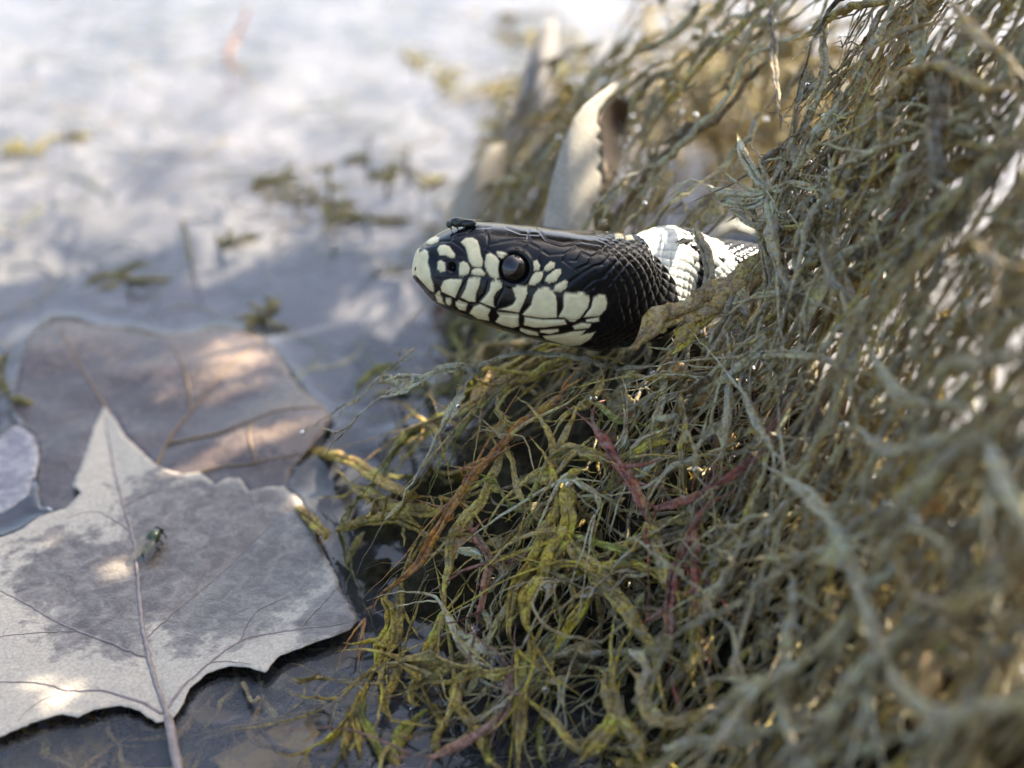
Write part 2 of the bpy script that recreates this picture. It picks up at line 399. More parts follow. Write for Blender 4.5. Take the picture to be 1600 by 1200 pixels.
ii = (np.arange(mi - 1)[:, None] * mj + np.arange(mj - 1)[None]).ravel()
FM = np.stack([ii, ii + mj, ii + mj + 1, ii + 1], 1); keep = (mz_.ravel()[FM] > -2.65).any(1)
tag(mesh('mud_bank', np.stack([mx_, my_, mz_], -1).reshape(-1, 3), FM[keep], M_MUD), 'dark wet mud under the pondweed at the water edge', 'mud', kind='structure')

# ------------------------------------------------------------------ snake
def cw(v): return v[0] * RT + v[1] * UP - v[2] * FW      # camera-space (right, up, towards) -> world
def nrm(v): return v / np.linalg.norm(v)
psi, eps, phi = math.radians(26), math.radians(5), math.radians(13)
f_ = nrm(cw((-math.cos(psi), math.sin(eps), math.sin(psi)))); u0 = cw((0, math.cos(phi), math.sin(phi)))
n_s = nrm(np.cross(u0, f_)); u_ = np.cross(f_, n_s)
tip = P(np.array([649.]), np.array([420.]), np.array([17.25]))[0]
spk = [tip, tip - f_ * 0.8, tip - f_ * 1.6, tip - f_ * 2.4, tip - f_ * 2.95, *P(np.array([1045, 1105, 1175, 1250, 1330.]), np.array([428, 428, 422, 428, 452.]), np.array([18.75, 18.95, 19.2, 19.8, 20.6]))]
e_ = spk[-1]; spk += [e_ + np.array([0.6, 1.6, -0.6]), e_ + np.array([0.2, 3.2, -1.2]), e_ + np.array([-0.8, 4.6, -1.7]), e_ + np.array([-0.4, 6.4, -2.0]), e_ + np.array([1.0, 8.0, -2.2]), e_ + np.array([2.6, 9.4, -2.2])]
SP = catmull(spk, 0.01); SL = np.r_[0, np.cumsum(np.linalg.norm(np.diff(SP, axis=0), axis=1))]; LEN = SL[-1]
def spine(t): return np.stack([np.interp(t, SL, SP[:, i]) for i in range(3)], -1)
KT = np.array([0, 0.025, 0.06, 0.12, 0.2, 0.33, 0.55, 0.9, 1.3, 1.7, 2.1, 2.5, 2.9, 3.4, 4.0, LEN - 6, LEN])
KB = np.array([.02, .13, .20, .27, .33, .40, .48, .57, .67, .75, .78, .73, .63, .53, .50, .50, .04])
AT = np.array([.02, .12, .19, .25, .30, .36, .43, .48, .50, .50, .49, .48, .47, .47, .47, .47, .04])
AB = np.array([.02, .08, .12, .16, .22, .30, .38, .46, .55, .65, .75, .80, .78, .60, .50, .47, .04])
TOPC = np.array([(640, 418), (648, 408), (655, 394), (662, 385), (672, 376), (685, 368), (700, 359), (720, 351), (740, 348), (770, 349), (800, 351), (850, 355), (900, 361), (950, 366), (1000, 369), (1040, 372), (1200, 372)], float)
BOTC = np.array([(640, 422), (650, 432), (657, 441), (668, 451), (680, 465), (690, 475), (705, 485), (725, 493), (750, 503), (780, 513), (810, 521), (840, 529), (870, 536), (900, 541), (930, 546), (965, 546), (1000, 534), (1040, 500), (1200, 490)], float)
def frames(t):
    T = -(spine(t + 0.03) - spine(np.maximum(t - 0.03, 0))); T /= np.linalg.norm(T, axis=1)[:, None]
    wgt = np.clip((t - 2.3) / 3.0, 0, 1)[:, None]; up = u_ * (1 - wgt) + np.array([0, 0, 1.0]) * wgt
    n = np.cross(up, T); n /= np.linalg.norm(n, axis=1)[:, None]
    return T, n, np.cross(T, n)
def smooth_interp(t, k, v):                # monotone-ish cubic through the knots
    m = np.gradient(v, k); i = np.clip(np.searchsorted(k, t) - 1, 0, len(k) - 2)
    h = k[i + 1] - k[i]; s = (t - k[i]) / h
    return (2 * s ** 3 - 3 * s ** 2 + 1) * v[i] + (s ** 3 - 2 * s ** 2 + s) * h * m[i] + (-2 * s ** 3 + 3 * s ** 2) * v[i + 1] + (s ** 3 - s ** 2) * h * m[i + 1]
def section(t, th, at, ab):
    b = smooth_interp(t, KT, KB)[:, None]; a1 = smooth_interp(t, KT, at)[:, None]; a2 = smooth_interp(t, KT, ab)[:, None]
    c, s = np.cos(th)[None], np.sin(th)[None]
    hd = np.clip((3.4 - t) / 1.0, 0, 1)[:, None]
    e1 = 2 / (2.0 + 0.7 * hd); e2 = 2 / (2.0 + 0.35 * hd)
    lat = b * np.sign(c) * np.abs(c) ** np.where(s > 0, e1, e2)
    v = np.where(s > 0, a1 * np.abs(s) ** e1, -a2 * np.abs(s) ** e2)
    T, n, u = frames(t); p = spine(t)
    return p[:, None] + lat[..., None] * n[:, None] + v[..., None] * u[:, None], lat, v
th0 = np.linspace(0, 2 * math.pi, 120, endpoint=False)
for _ in range(14):
    pos, _, _ = section(KT[:14], th0, AT, AB); px, py, dd = proj(pos)
    for k in range(1, 14):
        i = int(np.argmin(py[k])); AT[k] = max(0.03, AT[k] + 0.7 * (py[k, i] - np.interp(px[k, i], TOPC[:, 0], TOPC[:, 1])) * dd[k, i] / FPX)
        i = int(np.argmax(py[k])); AB[k] = max(0.03, AB[k] - 0.7 * (py[k, i] - np.interp(px[k, i], BOTC[:, 0], BOTC[:, 1])) * dd[k, i] / FPX)
AB[0] = AT[0] = 0.02
tt = np.r_[0.0005 + 0.12 * np.linspace(0, 1, 40) ** 1.6, np.arange(0.128, 3.4, 0.008), np.arange(3.4, 7.0, 0.015), np.arange(7.0, LEN, 0.06)]
K = 320; th = np.linspace(0, 2 * math.pi, K, endpoint=False)
pos, lat, vv = section(tt, th, AT, AB)
Tn, Nn, Un = frames(tt)
nor = np.cross(np.gradient(pos, axis=1), np.gradient(pos, axis=0)); nor /= np.linalg.norm(nor, axis=2)[..., None] + 1e-12
ctr = spine(tt)[:, None]; flip = np.sign(((pos - ctr) * nor).sum(-1))[..., None]; nor = nor * flip
mir = pos - 2 * np.minimum(lat, 0)[..., None] * Nn[:, None]
qx, qy, qd = proj(mir)
Z1 = lambda p: zoomed(p, 630, 330, 5.4545)
Z2 = lambda p: zoomed(p, 780, 340, 5.4545)
CREAM = [Z1(p) for p in (
 [(60, 440), (110, 395), (150, 350), (190, 332), (218, 350), (222, 400), (215, 440), (235, 500), (240, 560), (262, 620), (270, 670), (262, 690), (225, 660), (160, 590), (100, 540), (60, 490)],
 [(190, 290), (240, 240), (290, 222), (315, 235), (300, 270), (250, 290)],
 [(292, 330), (310, 300), (350, 290), (395, 305), (420, 340), (445, 370), (440, 400), (410, 402), (360, 378), (315, 380)],
 [(490, 270), (530, 235), (590, 230), (630, 255), (650, 310), (660, 370), (680, 430), (670, 470), (640, 480), (590, 470), (560, 430), (545, 370), (530, 310)],
 [(295, 430), (320, 415), (358, 440), (362, 515), (320, 520), (292, 490)],
 [(480, 440), (510, 425), (550, 445), (570, 485), (560, 530), (520, 550), (480, 550), (475, 500)],
 [(580, 510), (610, 485), (660, 485), (700, 530), (690, 550), (630, 550), (585, 535)],
 [(705, 370), (740, 360), (790, 390), (815, 430), (805, 500), (812, 560), (790, 580), (745, 560), (710, 510), (690, 450)],
 [(790, 345), (830, 345), (900, 375), (890, 398), (840, 410), (805, 385)],
 [(325, 640), (345, 590), (400, 575), (500, 580), (495, 620), (470, 670), (445, 735), (380, 705), (330, 680)],
 [(490, 730), (530, 660), (555, 565), (600, 560), (660, 570), (645, 640), (620, 700), (615, 770), (560, 765)],
 [(655, 770), (700, 720), (735, 670), (745, 595), (800, 582), (838, 600), (840, 650), (790, 690), (770, 730), (770, 790), (785, 818), (720, 800)],
 [(925, 655), (975, 635), (1055, 630), (1057, 700), (1030, 770), (995, 840), (985, 862), (810, 835), (830, 825), (880, 815), (935, 790), (960, 750), (945, 700)],
 [(275, 705), (315, 670), (330, 720), (360, 790), (300, 770)],
 [(365, 730), (410, 735), (415, 780), (395, 800), (370, 775)],
 [(450, 770), (475, 750), (550, 780), (535, 845), (480, 830), (452, 800)],
 [(565, 860), (600, 805), (660, 786), (745, 830), (725, 880), (735, 925), (640, 910)],
 [(800, 852), (985, 872), (985, 975), (930, 985), (850, 965), (785, 935), (820, 890)])]
CREAM += [Z2(p) for p in (
 [(288, 370), (320, 365), (350, 410), (340, 450), (290, 455)],
 [(250, 575), (255, 530), (300, 465), (370, 460), (378, 490), (350, 540), (300, 575)],
 [(380, 450), (385, 420), (430, 375), (475, 390), (465, 430), (410, 460)],
 [(388, 540), (400, 500), (480, 440), (525, 440), (525, 480), (480, 545), (420, 558)],
 [(460, 600), (480, 570), (560, 530), (582, 550), (570, 600), (510, 638), (470, 625)],
 [(195, 820), (270, 740), (290, 660), (330, 600), (390, 590), (430, 600), (480, 660), (490, 720), (490, 850), (380, 855), (215, 835)],
 [(500, 845), (545, 770), (545, 650), (600, 640), (700, 635), (755, 660), (770, 700), (750, 770), (690, 850), (640, 885), (600, 880), (560, 852)],
 [(715, 845), (780, 760), (800, 680), (850, 650), (895, 660), (915, 730), (900, 780), (845, 838)],
 [(215, 842), (375, 864), (555, 864), (575, 905), (500, 915), (370, 930), (300, 930), (210, 910)],
 [(735, 865), (845, 844), (850, 880), (800, 888), (740, 885)],
 [(625, 915), (700, 890), (785, 898), (765, 935), (640, 950)],
 [(350, 950), (500, 940), (510, 965), (430, 985), (350, 972)],
 [(370, 1000), (540, 982), (620, 962), (740, 952), (700, 990), (820, 965), (770, 1030), (700, 1075), (600, 1090), (500, 1060), (400, 1030)],
 [(180, 930), (330, 968), (340, 1000), (250, 990), (180, 960)],
 [(980, 160), (1050, 148), (1060, 195), (985, 200)], [(1075, 170), (1130, 172), (1150, 205), (1070, 205)])]
GROOVE = [Z1(p) for p in (
 [(240, 700), (262, 690), (330, 722), (450, 764), (560, 788), (640, 780), (770, 824), (985, 866)],
 [(260, 290), (270, 350), (300, 420), (270, 560)], [(180, 300), (260, 292), (330, 262), (400, 262)], [(420, 262), (480, 300), (540, 350), (560, 440), (580, 490)],
 [(400, 262), (450, 210), (540, 200), (700, 190)], [(710, 175), (722, 230), (722, 290), (690, 370), (690, 450), (700, 530), (750, 575)], [(722, 290), (830, 270), (960, 250), (1080, 250)],
 [(700, 320), (800, 375), (900, 392), (1000, 350), (1050, 300)], [(300, 420), (400, 405), (490, 400), (545, 420)], [(270, 560), (340, 575), (560, 555), (720, 560), (840, 600)],
 [(540, 200), (600, 150), (740, 140)], [(840, 600), (860, 660), (800, 770), (790, 850)], [(560, 555), (480, 690), (450, 764)], [(730, 590), (700, 700), (630, 780)], [(470, 430), (470, 550)], [(575, 490), (575, 550)])]
GROOVE += [Z2(p) for p in (
 [(0, 815), (165, 826), (380, 860), (560, 858), (690, 872), (850, 838)], [(0, 210), (150, 190), (240, 210), (330, 260)], [(330, 100), (400, 200), (530, 240), (700, 210), (860, 240)],
 [(370, 290), (420, 322), (560, 310), (640, 260)], [(250, 110), (240, 210)], [(560, 310), (540, 370), (650, 450), (700, 480)], [(560, 580), (700, 480), (800, 420), (880, 400)], [(700, 620), (790, 540), (900, 500)],
 [(540, 370), (660, 370), (700, 300)], [(700, 300), (780, 340), (860, 300)], [(640, 450), (760, 400), (780, 340)], [(490, 640), (560, 640), (700, 630), (800, 600)], [(340, 340), (370, 440), (380, 560), (470, 640)], [(60, 90), (180, 140), (330, 150)])]
head = (tt < 3.3)
cr = np.full(pos.shape[:2], -9.0); gr = np.full(pos.shape[:2], 9.0)
hx, hy = qx[head], qy[head]
wob = 0.9 * np.sin(hx * 1.7 + 2 * np.sin(hy * 1.3)) * np.sin(hy * 1.9 + np.sin(hx * 0.9)) + 0.5 * np.sin(hx * 4.1 + hy * 3.3)
crh = np.full(hx.shape, -9.0); grh = np.full(hx.shape, 9.0)
for p in CREAM:
    x0, y0 = p.min(0) - 8; x1, y1 = p.max(0) + 8
    s = (hx > x0) & (hx < x1) & (hy > y0) & (hy < y1)
    if not s.any(): continue
    a, b = hx[s], hy[s]; d = distline(a, b, p, True); sd = np.where(inpoly(a, b, p), d, -d)
    crh[s] = np.maximum(crh[s], sd)
for p in GROOVE: grh = np.minimum(grh, distline(hx, hy, p))
cr[head] = crh + 0.55 * wob; gr[head] = grh
tm = tt[:, None] * np.ones((1, K))
thm = np.ones((len(tt), 1)) * th[None]
# small scales of the neck and body: staggered lattice in (length, angle)
PU, NV = 0.15, 26
a = thm / (2 * math.pi) * NV; bq = tm / PU
def lattice(off):
    cu = np.round(bq - off) + off; cv = np.round((a - off)) + off
    return np.abs(bq - cu), np.abs(a - cv), cu, cv
d1u, d1v, c1u, c1v = lattice(0.0); d2u, d2v, c2u, c2v = lattice(0.5)
m1 = (d1u + d1v) < (d2u + d2v)
du, dv = np.where(m1, d1u, d2u), np.where(m1, d1v, d2v)
cell = np.where(m1, c1u * 17 + c1v * 3.7, c2u * 13 + c2v * 5.1)
hexd = np.clip(1 - np.maximum(du + dv * 0.9, dv * 1.15 + 0.1 * du) / 0.56, 0, 1)
dome = np.sqrt(np.clip(1 - (1 - hexd) ** 2.2, 0, 1))
belly = np.clip((-np.sin(thm) - 0.75) / 0.1, 0, 1) * (tm > 2.4)
bellyr = 0.5 + 0.5 * np.cos(2 * math.pi * tm / 0.22)
dome = dome * (1 - belly) + belly * np.clip(bellyr * 3, 0, 1)
tx = qx; wsc = np.clip((tx - 905) / 55, 0, 1) * np.clip((tm - 1.9) / 0.3, 0, 1); wsc[tm > 3] = 1
plate = np.clip(gr / 3.0, 0, 1) ** 0.6
hhead = 0.014 * np.clip((cr + 0.5) / 5.0, 0, 1) ** 0.6 + 0.011 * plate
hgt = hhead * (1 - wsc) + 0.030 * dome * wsc
hgt[tm < 0.06] *= (tm[tm < 0.06] / 0.06)
# socket of the eye
EYE = (803.0, 419.0)
ed = np.hypot(qx - EYE[0], qy - EYE[1]); front = (tm < 2.4) & ((mir - spine(tt)[:, None]) @ n_s > 0.1)
hgt -= np.where(front, 0.09 * np.clip((24 - ed) / 8, 0, 1), 0)
hgt += np.where(front, 0.02 * np.exp(-((ed - 27) / 3.5) ** 2), 0)
NOS = (707.0, 418.0); nd_ = np.hypot((qx - NOS[0]), (qy - NOS[1]) * 0.8); hgt -= np.where(front, 0.07 * np.exp(-(nd_ / 6.0) ** 2), 0)
pos2 = pos + nor * hgt[..., None]
pos2[:, :] = np.where((tm < 0.02)[..., None], pos, pos2)
black = np.array([0.005, 0.0045, 0.005]); cream = np.array([0.70, 0.60, 0.35]); brown = np.array([0.05, 0.022, 0.012])
fc = np.clip(cr / 1.6 + 0.35, 0, 1)[..., None]
edge = np.exp(-((cr + 0.8) / 1.3) ** 2)[..., None] * np.clip((qy - 440) / 30, 0, 1)[..., None]
C = black * (1 - fc) + cream * fc; C = C * (1 - 0.55 * edge) + brown * 0.55 * edge
C = C * (1 - 0.45 * fc * (1 - np.clip(gr / 1.6, 0, 1))[..., None])
chin = (tm < 2.6) & (np.sin(thm) < -0.86)
rnd = np.sin(cell * 12.9898) * 43758.5453; rnd = rnd - np.floor(rnd)
bq_px = np.interp(tt, tt, proj(spine(tt))[0])[:, None] * np.ones((1, K))
tj = tm + 0.10 * (rnd - 0.5); per = np.mod(tj - 7.5, 2.6); band = ((tj > 3.20) & (tj < 3.66) | (tj > 3.80) & (tj < 4.25) | (tj > 7.5) & (per < 0.6)) & (rnd > 0.10) 
bcol = np.where(band[..., None], np.array([0.60, 0.585, 0.49]) * (0.85 + 0.3 * rnd[..., None]), black)
bcol = np.where((belly > 0.5)[..., None] & (np.mod(tm, 1.4) < 0.7)[..., None], cream, bcol)
skin = np.array([0.03, 0.026, 0.026])
bcol = bcol * dome[..., None] ** 0.5 + skin * (1 - dome[..., None] ** 0.5)
wb = (tm > 3.0)[..., None]; C = np.where(wb, bcol, C)
C4 = np.concatenate([C, np.ones(C.shape[:2] + (1,))], -1).reshape(-1, 4)
nr = len(tt); i = np.arange(nr - 1)[:, None] * K; j = np.arange(K)[None]; j2 = (j + 1) % K
FS = np.stack([i + j, i + K + j, i + K + j2, i + j2], -1).reshape(-1, 4)
Vs = pos2.reshape(-1, 3)
snake = empty('snake', (Vs[:, 0].mean(), Vs[:, 1].mean(), Vs[:, 2].min()), 'black snake with cream-barred lips and a cream neck band, head pushed out of the weed', 'snake')
body = mesh('body', Vs, FS, MS, snake, C4)
def surf(pxy, near_only=True):
    e = np.hypot(qx - pxy[0], qy - pxy[1]) + np.where((lat > 0) & ((nor @ FW) < 0), 0, 1e3)
    k = np.unravel_index(np.argmin(e), e.shape); return pos[k], nor[k], k[0]
ep, en, ek = surf(EYE)
def mirror(p): return p - 2 * ((p - tip) @ n_s) * n_s
for side in (0, 1):
    c0 = ep - nrm(en + 0.3 * n_s) * 0.085; R = 0.178
    eb = mesh('eye', *ellipsoid(c0 if side == 0 else mirror(c0), np.eye(3) * R, 24, 36), M_EYE, snake)
    ax0 = nrm(en + 0.25 * n_s); ax0 = nrm(ax0 * 1.0 + f_ * 0.12)
    if side: ax0 = ax0 - 2 * (ax0 @ n_s) * n_s
    cc = c0 if side == 0 else mirror(c0)
    e1 = nrm(np.cross(ax0, u_)); e2 = np.cross(ax0, e1)
    ang = np.linspace(0, 2 * math.pi, 40, endpoint=False); rows = []
    for al in np.linspace(0.50, 0.78, 6): rows.append(cc + (R + 0.0012) * (math.cos(al) * ax0 + math.sin(al) * (np.cos(ang)[:, None] * e1 + np.sin(ang)[:, None] * e2)))
    Vi = np.vstack(rows); i = np.arange(5)[:, None] * 40; j = np.arange(40)[None]
    mesh('iris', Vi, np.stack([i + j, i + (j + 1) % 40, i + 40 + (j + 1) % 40, i + 40 + j], -1).reshape(-1, 4), M_IRIS, eb)

# ------------------------------------------------------------------ insects
def insect(name, base, fwd, up, Lc, label, green=False, sprawl=1.0):
    fwd = nrm(fwd); side = nrm(np.cross(up, fwd)); up = np.cross(fwd, side)
    o = empty(name, base, label, 'insect'); g = M_FLYG if green else M_FLY
    k = Lc / 0.22; c = base + up * 0.045 * k
    mesh('thorax', *ellipsoid(c + up * 0.006 * k, [fwd * 0.055 * k, side * 0.04 * k, up * 0.04 * k]), g, o)
    mesh('abdomen', *ellipsoid(c - fwd * 0.075 * k - up * 0.004 * k, [fwd * 0.07 * k, side * 0.038 * k, up * 0.032 * k]), g, o)
    hd = mesh('head', *ellipsoid(c + fwd * 0.06 * k - up * 0.008 * k, [fwd * 0.026 * k, side * 0.032 * k, up * 0.03 * k]), M_FLY, o)
    for s in (-1, 1):
        mesh('compound_eye', *ellipsoid(c + fwd * 0.066 * k - up * 0.004 * k + side * s * 0.02 * k, [fwd * 0.011 * k, side * 0.012 * k, up * 0.015 * k], 6, 8), M_FLY, hd)
        w0 = c + up * 0.035 * k; a_ = -fwd * 0.19 * k + side * s * 0.055 * k * sprawl; b_ = side * s * 0.065 * k + fwd * 0.01 * k
        q = np.linspace(0, 1, 7); wv = np.vstack([np.vstack([w0 + a_ * x + b_ * math.sin(math.pi * min(1, x * 0.9 + 0.02)) * y - up * 0.02 * k * x for y in (-0.45, 0.0, 0.55)]) for x in q])
        wf = np.array([(r * 3 + e, r * 3 + e + 1, r * 3 + e + 4, r * 3 + e + 3) for r in range(6) for e in range(2)])
        mesh('wing', wv, wf, M_FLYW, o)
        for m, df in enumerate((0.035, 0.0, -0.035)):
            a0 = c + fwd * df * k - up * 0.02 * k; kn = a0 + side * s * 0.035 * k + up * 0.002 * k + fwd * df * 0.5 * k; ft = base + side * s * 0.045 * k + fwd * (df * 1.3) * k - up * 0.004 * k
            mesh('leg', *tube(catmull([a0, kn, ft], 0.012), 0.004 * k, 5), M_FLY, o)
    return o
lp, ln, _ = surf((714, 361))
insect('fly', lp + u_ * 0.022, cw((-1.0, -0.03, 0.12)), u_, 0.34, 'tiny black fly standing on the snout of the snake')

# ------------------------------------------------------------------ leaves
def dense(outline, step, jit=0.0, rng=RNG):
    out = []
    for i in range(len(outline)):
        a, b = outline[i], outline[(i + 1) % len(outline)]
        n = max(1, int(np.linalg.norm(b - a) / step))
        for t in range(n): out.append(a + (b - a) * t / n + (rng.normal(0, jit, 2) if t else 0))
    return np.array(out)
def leaf(name, outline, step, mapper, mat, parent=None, stain=None, jit=0.0, thick=0.012, normal=None):
    """triangulated sheet inside outline (2-D) lifted to 3-D by mapper, with real thickness"""
    b = dense(outline, step * 0.8, jit); lo, hi = b.min(0), b.max(0)
    gx, gy = np.meshgrid(np.arange(lo[0], hi[0], step), np.arange(lo[1], hi[1], step * 0.87), indexing='ij')
    gx = gx + (np.arange(gx.shape[1]) % 2)[None] * step * 0.5
    p = np.stack([gx.ravel(), gy.ravel()], 1) + RNG.normal(0, step * 0.08, (gx.size, 2))
    p = p[inpoly(p[:, 0], p[:, 1], b)]; p = p[distline(p[:, 0], p[:, 1], b, True) > step * 0.45]
    allp = np.vstack([b, p])
    r = delaunay_2d_cdt([Vector(x) for x in allp], [], [list(range(len(b)))], 1, 1e-5)
    q = np.array([(v.x, v.y) for v in r[0]]); F = np.array([f for f in r[2] if len(f) == 3])
    V = mapper(q); n = len(V)
    E = np.concatenate([F[:, [0, 1]], F[:, [1, 2]], F[:, [2, 0]]]); key = {}
    for e in map(tuple, E): key[e] = 1
    bd = np.array([e for e in key if (e[1], e[0]) not in key])
    fn = np.cross(V[F[:, 1]] - V[F[:, 0]], V[F[:, 2]] - V[F[:, 0]]); vn = np.zeros_like(V)
    for k in range(3): np.add.at(vn, F[:, k], fn)
    vn /= np.linalg.norm(vn, axis=1)[:, None] + 1e-12
    V2 = np.vstack([V, V - vn * thick])
    side = np.concatenate([np.stack([bd[:, 1], bd[:, 0], bd[:, 0] + n], 1), np.stack([bd[:, 1], bd[:, 0] + n, bd[:, 1] + n], 1)])
    FF = np.vstack([F, F[:, ::-1] + n, side])
    st = np.zeros(n) if stain is None else stain(q, V)
    return mesh(name, V2, FF, mat, parent, fattr={'stain': np.r_[st, st]})
def sdist(q, poly): 
    d = distline(q[:, 0], q[:, 1], poly, True); return np.where(inpoly(q[:, 0], q[:, 1], poly), d, -d)
def toW(pl, z=0.0): a = np.array(pl, float); return Wz(a[:, 0], a[:, 1], z)[:, :2]

# pale leaf
veinpx = {'mid': [(268, 1138), (256, 1105), (245, 1075), (235, 1040), (228, 1005), (221, 965), (216, 920), (212, 870), (205, 830), (193, 790), (180, 740), (170, 690), (164, 648)],
 'r1': [(262, 1112), (290, 1078), (330, 1045), (375, 1010), (420, 1000), (470, 995), (515, 994), (548, 988)], 'l1': [(233, 1030), (205, 1022), (175, 1008), (150, 997), (122, 985), (80, 965), (30, 935), (-60, 890)],
 'l2': [(252, 1120), (232, 1108), (200, 1098), (160, 1088), (110, 1088), (70, 1076), (20, 1070), (-80, 1072)], 'r2': [(228, 1000), (270, 955), (330, 905), (390, 850), (440, 800)],
 'r3': [(330, 1045), (395, 1053)], 'r4': [(375, 1010), (400, 960), (450, 935)], 'r5': [(470, 995), (500, 960), (525, 930)], 'l3': [(110, 1088), (60, 1110), (30, 1140)], 'l4': [(122, 985), (60, 990), (-20, 1000)], 'm2': [(205, 830), (150, 800), (100, 810)], 'm3': [(193, 790), (240, 770), (300, 760)], 'r6': [(300, 930), (320, 880), (330, 810)]}
veinW = {k: toW(v, 0.06) for k, v in veinpx.items()}
def mapleZ(q):
    e = distline(q[:, 0], q[:, 1], mapleW, True); V3 = np.c_[q, np.zeros(len(q))]
    z = 0.045 + 0.035 * vnoise(V3, 0.55, 2.0) + 0.02 * vnoise(V3, 1.6, 5.0) + 0.03 * np.exp(-e / 0.25)
    lob = toW([(545, 1000)])[0]; z += 0.16 * np.exp(-((q[:, 0] - lob[0]) ** 2 + (q[:, 1] - lob[1]) ** 2) / 0.9)
    low = toW([(380, 1060)])[0]; z += 0.10 * np.exp(-((q[:, 0] - low[0]) ** 2 + (q[:, 1] - low[1]) ** 2) / 0.8)
    ll = toW([(60, 1140)])[0]; z += 0.12 * np.exp(-((q[:, 0] - ll[0]) ** 2 + (q[:, 1] - ll[1]) ** 2) / 1.4)
    for k in ('mid', 'r1', 'l1', 'l2', 'r2'): z -= 0.018 * np.exp(-(distline(q[:, 0], q[:, 1], veinW[k]) / 0.12) ** 2)
    return z
ST1 = toW([(30, 905), (45, 860), (110, 840), (190, 855), (212, 800), (222, 750), (262, 748), (330, 768), (440, 768), (490, 820), (515, 885), (490, 900), (470, 935), (430, 965), (390, 1000), (330, 1010), (285, 1015), (240, 1000), (200, 1025), (150, 1030), (100, 1010), (60, 960)])
ST2 = toW([(530, 925), (575, 985), (548, 1015), (468, 1030), (466, 990), (487, 950)])
PAL = toW([(232, 1010), (262, 985), (255, 960), (228, 960)])
def mstain(q, V): 
    a = np.maximum(sdist(q, ST1) * 0.75, sdist(q, ST2) * 3.0); a = np.minimum(a, -sdist(q, PAL) * 3 + 0.1)
    return np.clip(0.55 + a / 0.8, 0, 1.35)
mp = empty('maple_leaf', (*mapleW.mean(0), 0.0), 'large pale lobed leaf with a long stalk, blotched dark by water, floating on the pond', 'leaf')
leaf('blade', mapleW, 0.07, lambda q: np.c_[q, mapleZ(q)], M_MAPLE, mp, mstain, 0.006, 0.014)
for k, v in veinW.items():
    big = k in ('mid', 'r1', 'l1', 'l2')
    c = catmull(np.c_[v, np.zeros(len(v))], 0.06); c[:, :2] += RNG.normal(0, 0.006, (len(c), 2)); c[:, 2] = mapleZ(c[:, :2]) + 0.003
    r = np.linspace(1, 0.25, len(c)) * ({'mid': 0.036, 'r1': 0.02, 'l1': 0.019, 'l2': 0.021}.get(k, 0.010))
    mesh('vein', *tube(c, r, 6, 0.9, 0.08), M_VEIN, mp)
pt = np.vstack([Wz(np.array([262, 268, 275, 283, 292.]), np.array([1118, 1150, 1185, 1225, 1270.]), 0.10)]); pt[:, 2] = (0.09, 0.12, 0.10, 0.02, -0.15)
mesh('stalk', *tube(catmull(pt, 0.06), 0.05, 9, 0.9, 0.07), M_VEIN, mp)
fb = Wz(np.array([243.]), np.array([848.]), 0.08)[0]
insect('fly', fb, np.array([0.25, 1.0, 0.25]), np.array([-0.05, -0.2, 1.0]), 0.50, 'greenish dark fly with folded wings sitting on the pale floating leaf', True, 0.8)

# brown wet leaf behind
def darkZ(q):
    V3 = np.c_[q, np.zeros(len(q))]; z = 0.0 + 0.05 * vnoise(V3, 0.6, 9.0) + 0.03 * vnoise(V3, 1.8, 4.0)
    for pxy, a, w in (((340, 570), 0.16, 1.6), ((450, 680), 0.14, 1.0), ((100, 540), 0.14, 1.0), ((510, 660), 0.12, 0.6)):
        c = toW([pxy])[0]; z += a * np.exp(-((q[:, 0] - c[0]) ** 2 + (q[:, 1] - c[1]) ** 2) / w)
    z = np.where(inpoly(q[:, 0], q[:, 1], mapleW), np.minimum(z, -0.035), z)
    return np.minimum(z, 0.25)
dk = empty('brown_leaf', (*darkW.mean(0), -0.05), 'brown water-soaked leaf lying half under the pale lobed leaf', 'leaf')
leaf('blade', darkW, 0.09, lambda q: np.c_[q, darkZ(q)], M_DARK, dk, lambda q, V: np.clip(0.9 - V[:, 2] * 4.0, 0.25, 1), 0.008)
for pl in ([(230, 760), (260, 690), (300, 640), (350, 590), (400, 545)], [(260, 690), (340, 680), (420, 660), (505, 650)], [(230, 760), (330, 730), (400, 725), (470, 715)], [(230, 760), (180, 660), (130, 580), (95, 520)], [(300, 640), (290, 590), (270, 545)], [(400, 725), (390, 690), (395, 665)]):
    w = toW(pl, 0.05); c = catmull(np.c_[w, np.zeros(len(w))], 0.09); c[:, 2] = darkZ(c[:, :2]) + 0.004
    mesh('vein', *tube(c, np.linspace(0.03, 0.012, len(c)), 6, 0.9, 0.1), M_BROWN, dk)
tag(leaf('leaf_scrap', smallW, 0.09, lambda q: np.c_[q, 0.03 + 0.03 * vnoise(np.c_[q, np.zeros(len(q))], 0.9, 1.0)], leaf_material('grey_leaf', (0.34, 0.31, 0.30), (0.15, 0.13, 0.14), (0.1, 0.09, 0.1), 0.15, 0.3), None, lambda q, V: np.full(len(q), 0.45)), 'small grey leaf scrap floating against the edge of the brown leaf', 'leaf')

